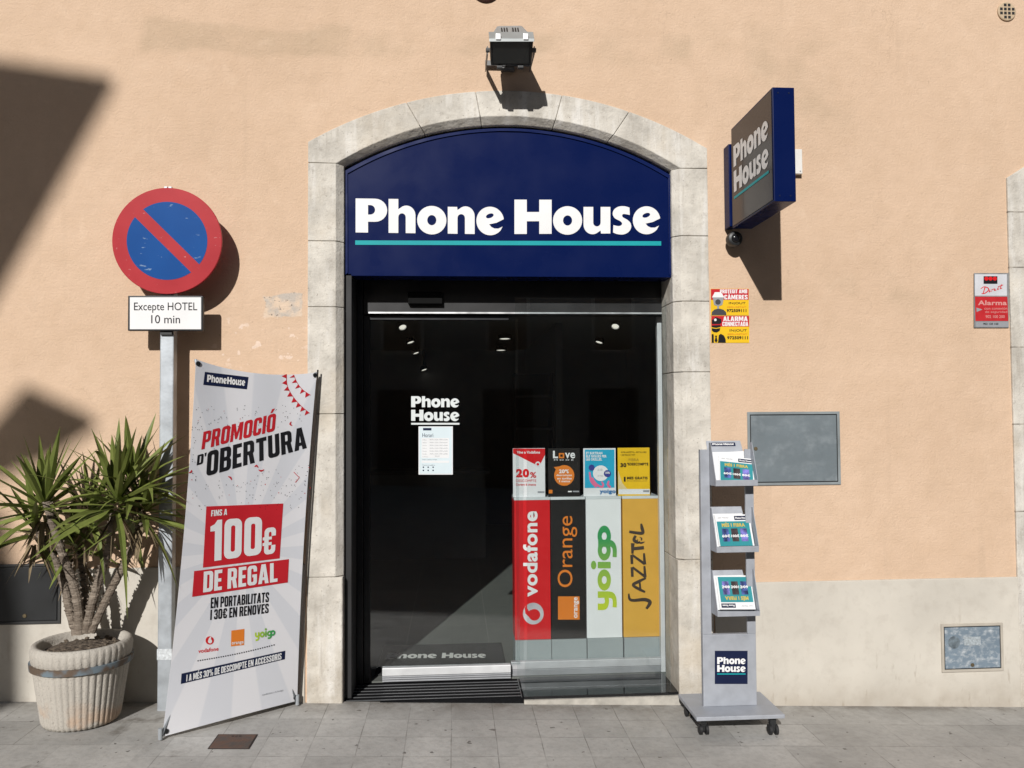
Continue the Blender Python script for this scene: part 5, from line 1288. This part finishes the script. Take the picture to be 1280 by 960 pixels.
RC(hs, 'name_tag', 528.8, 535, 539.3, 538, HS, .0009, M_navyp); T(hs, 'Horari', R4(528, 541.6, 541.5, 546.4), HS, .0009, M_navyp, .0)
for i, d_ in enumerate(('Dilluns', 'Dimarts', 'Dimecres', 'Dijous', 'Divendres', 'Dissabte')):
    y = 549+3.55*i; T(hs, d_, R4(528.3, y, 533.5, y+1.5), HS, .0014, M_grey, 0, res=1); T(hs, '09:30 a 13:30 i 17:00 a 20:30', R4(537, y-.2, 559.5, y+1.4), HS, .0014, M_grey, .02, res=1)
T(hs, 'Diumenge', R4(528.3, 570.2, 535, 571.6), HS, .0014, M_grey, 0, res=1); T(hs, 'tancat', R4(543.5, 569.2, 549.5, 570.8), HS, .0014, M_grey, 0, res=1)
T(hs, 'Festius consulteu a la botiga', R4(528, 574, 546, 575.3), HS, .0014, M_navyp, 0, res=1); T(hs, 'Trobeu-nos també a', R4(528, 580.7, 543.5, 582), HS, .0014, M_navyp, 0, res=1)
mb = MB()
for x in (529.2, 535.2, 541.4):
    for y in (584, 588): mb.flat([R4(x-.8, y-.8, x+.8, y+.8)], HS, .0014)
mb.build('icon', M_navyp, hs)

# doormat inside
dm = root('doormat', (.0, .8, .012), 'dark doormat with pale shop lettering just inside the sliding door', 'doormat')
q_ = [atz(468, 828, .02), atz(632, 826, .02), atz(636, 803, .02), atz(486, 805, .02)]
x0m, x1m, y0m, y1m = -.52, .33, q_[0][1], q_[2][1]
MB().box(x0m, x1m, .46, y1m, .0125, .022).build('mat', mat('charcoal_mat', (.035, .036, .036), .95, 0, .2, 40, bump=.5, bscale=300), dm, bevel=.004)
SM = lambda px, py, off=0.0: atz(px, py, .022+off)
FT(dm, [('Phone', [(482, 823), (546, 822.5), (546, 816), (485, 816.5)]), ('House', [(552, 822.5), (608, 822), (607, 816), (553, 816)])], SM, .001, mat('pale_mat_print', (.8, .8, .76), .9))

# small iron cover in the pavement
ac = root('access_cover', tuple(atz(291, 928, GZ(-1.1))), 'small rusty brown iron cover set in the pavement before the banner', 'cover')
def gpt(px, py, off=0.0):
    d = ray(px, py); t = (-.012-.036*CAM[0]-CAM[2]+off)/(d[2]+.036*d[0]); return CAM+d*t
c4 = [gpt(259, 936.5), gpt(309, 936.5), gpt(325, 918.5), gpt(273, 918.5)]
xs = [c[0] for c in c4]; xa, xb = (xs[0]+xs[3])/2, (xs[1]+xs[2])/2; ya, yb_ = c4[0][1], c4[2][1]
n = NT('rusty_iron'); M_ir = n.out(n.mix(n.rng(n.noise(16, 5), .4, .65), (.115, .062, .042), (.075, .06, .052)), .75, n.bump(n.noise(70, 3), .5, .004))
def gq(x0, x1, y0, y1, z0, z1): return [(x0, y0, GZ(x0)+z0), (x1, y0, GZ(x1)+z0), (x1, y1, GZ(x1)+z0), (x0, y1, GZ(x0)+z0), (x0, y0, GZ(x0)+z1), (x1, y0, GZ(x1)+z1), (x1, y1, GZ(x1)+z1), (x0, y1, GZ(x0)+z1)]
MB().hexa(gq(xa+.006, xb-.006, ya+.006, yb_-.006, -.03, .0045)).build('lid', M_ir, ac, bevel=.001)
mb = MB()
for a_, b__, c_, d_ in ((xa, xb, ya, ya+.005), (xa, xb, yb_-.005, yb_), (xa, xa+.005, ya+.005, yb_-.005), (xb-.005, xb, ya+.005, yb_-.005)): mb.hexa(gq(a_, b__, c_, d_, -.03, .003))
mb.build('rim', mat('dark_iron', (.04, .03, .027), .8, .2), ac)
mb = MB()
for dx in (-.018, .0, .018): mb.hexa(gq((xa+xb)/2+dx-.006, (xa+xb)/2+dx+.006, yb_-.035, yb_-.028, .0045, .0065))
mb.build('grip_slot', mat('dark_iron', (.04, .03, .027)), ac)

# ------------------------------------------------------------------ across the street (seen in reflection, and casting the shadows)
YO = -13.2
def src(px, py):
    p = aty(px, py, 0); t = -YO; return (p[0]+t*SUN.x/SUN.y*-1, p[2]+t*(-SUN.z)/SUN.y)
M_op = mat('grey_render', (.28, .27, .255), .9, 0, .15, 1.5, bump=.2, bscale=20)
oh = root('opposite_house', (4, YO-3, -.2), 'low grey rendered house with five doors across the street', 'building')
hl = 6.25
MB().box(-5.2, 6.99, YO-7, YO, -.9, hl).build('wall', M_op, oh)
MB().box(-5.4, 6.79, YO-7.2, YO+.18, hl+.001, hl+.14).build('roof', mat('terracotta', (.26, .10, .06), .85, 0, .2, 12), oh)
for i, x in enumerate((-3.6, -1.2, 1.2, 3.6, 6.0)):
    f = MB().box(x-.5, x+.5, YO+.001, YO+.05, 3.0, 4.5).build('window', mat('white_frame', (.45, .43, .40), .6), oh)
    MB().box(x-.42, x+.42, YO+.051, YO+.056, 3.08, 4.42).build('pane', mat('dark_pane', (.02, .022, .025), .08), f)
    dd = MB().box(x-.55, x+.55, YO+.001, YO+.06, -.4, 2.2).build('door', mat('dark_wood', (.06, .035, .02)), oh)
    MB().box(x+.40, x+.44, YO+.061, YO+.10, .9, 1.05).build('handle', M_dark, dd)
th = root('tall_house', (-15, YO-3, -.2), 'tall house across the street at the far left', 'building')
MB().box(-22, -11.4, YO-8, YO, -.9, 13).build('wall', M_op, th)
MB().box(-22.2, -11.2, YO-8.2, YO+.2, 13.001, 13.2).build('roof', mat('terracotta', (.26, .10, .06)), th)
t2 = root('tall_house', (15, YO-3, -.2), 'unseen tall house added across the street at the far right to block skylight', 'building')  # added out of view to cut skylight and deepen the shade
MB().box(7.0, 30, YO-9, YO+.25, -.9, 15).build('wall', M_op, t2)
MB().box(6.8, 30.2, YO-9.2, YO+.5, 15.001, 15.2).build('roof', mat('terracotta', (.26, .10, .06)), t2)
wedge = [src(138, 95), src(-80, 62), src(-230, 400), src(-80, 490)]
MB().prism([wedge], WXZ(YO-.1), 0, -.10).build('shade_wedge', mat('blocker_brown', (.06, .045, .035), .8), th)  # added out of view; outline shaped to cast the slanted upper-left wall shadow
dia = [src(33, 483), src(117, 522), src(62, 560), src(0, 586), src(-40, 590), src(-40, 566)]
hg = MB().prism([dia], WXZ(YO-.1), 0, -.12).build('shade_board', mat('blocker_brown', (.06, .045, .035)), th)  # added unseen board, shaped to throw the diamond shadow at the left
ax_ = src(-35, 578)
MB().bar((ax_[0], YO-.1, ax_[1]), (-11.4, YO-.1, ax_[1]), .06, .06).build('shade_board_arm', M_house, th)  # made-up arm joining the shadow-casting board to the tall house
sh3 = [src(-260, 625), src(4, 640), src(22, 760), src(24, 905), src(-260, 905)]
MB().prism([sh3], WXZ(YO-.1), 0, -.12).build('shade_panel', M_op, th)  # added unseen panel that shades the lower left of the wall
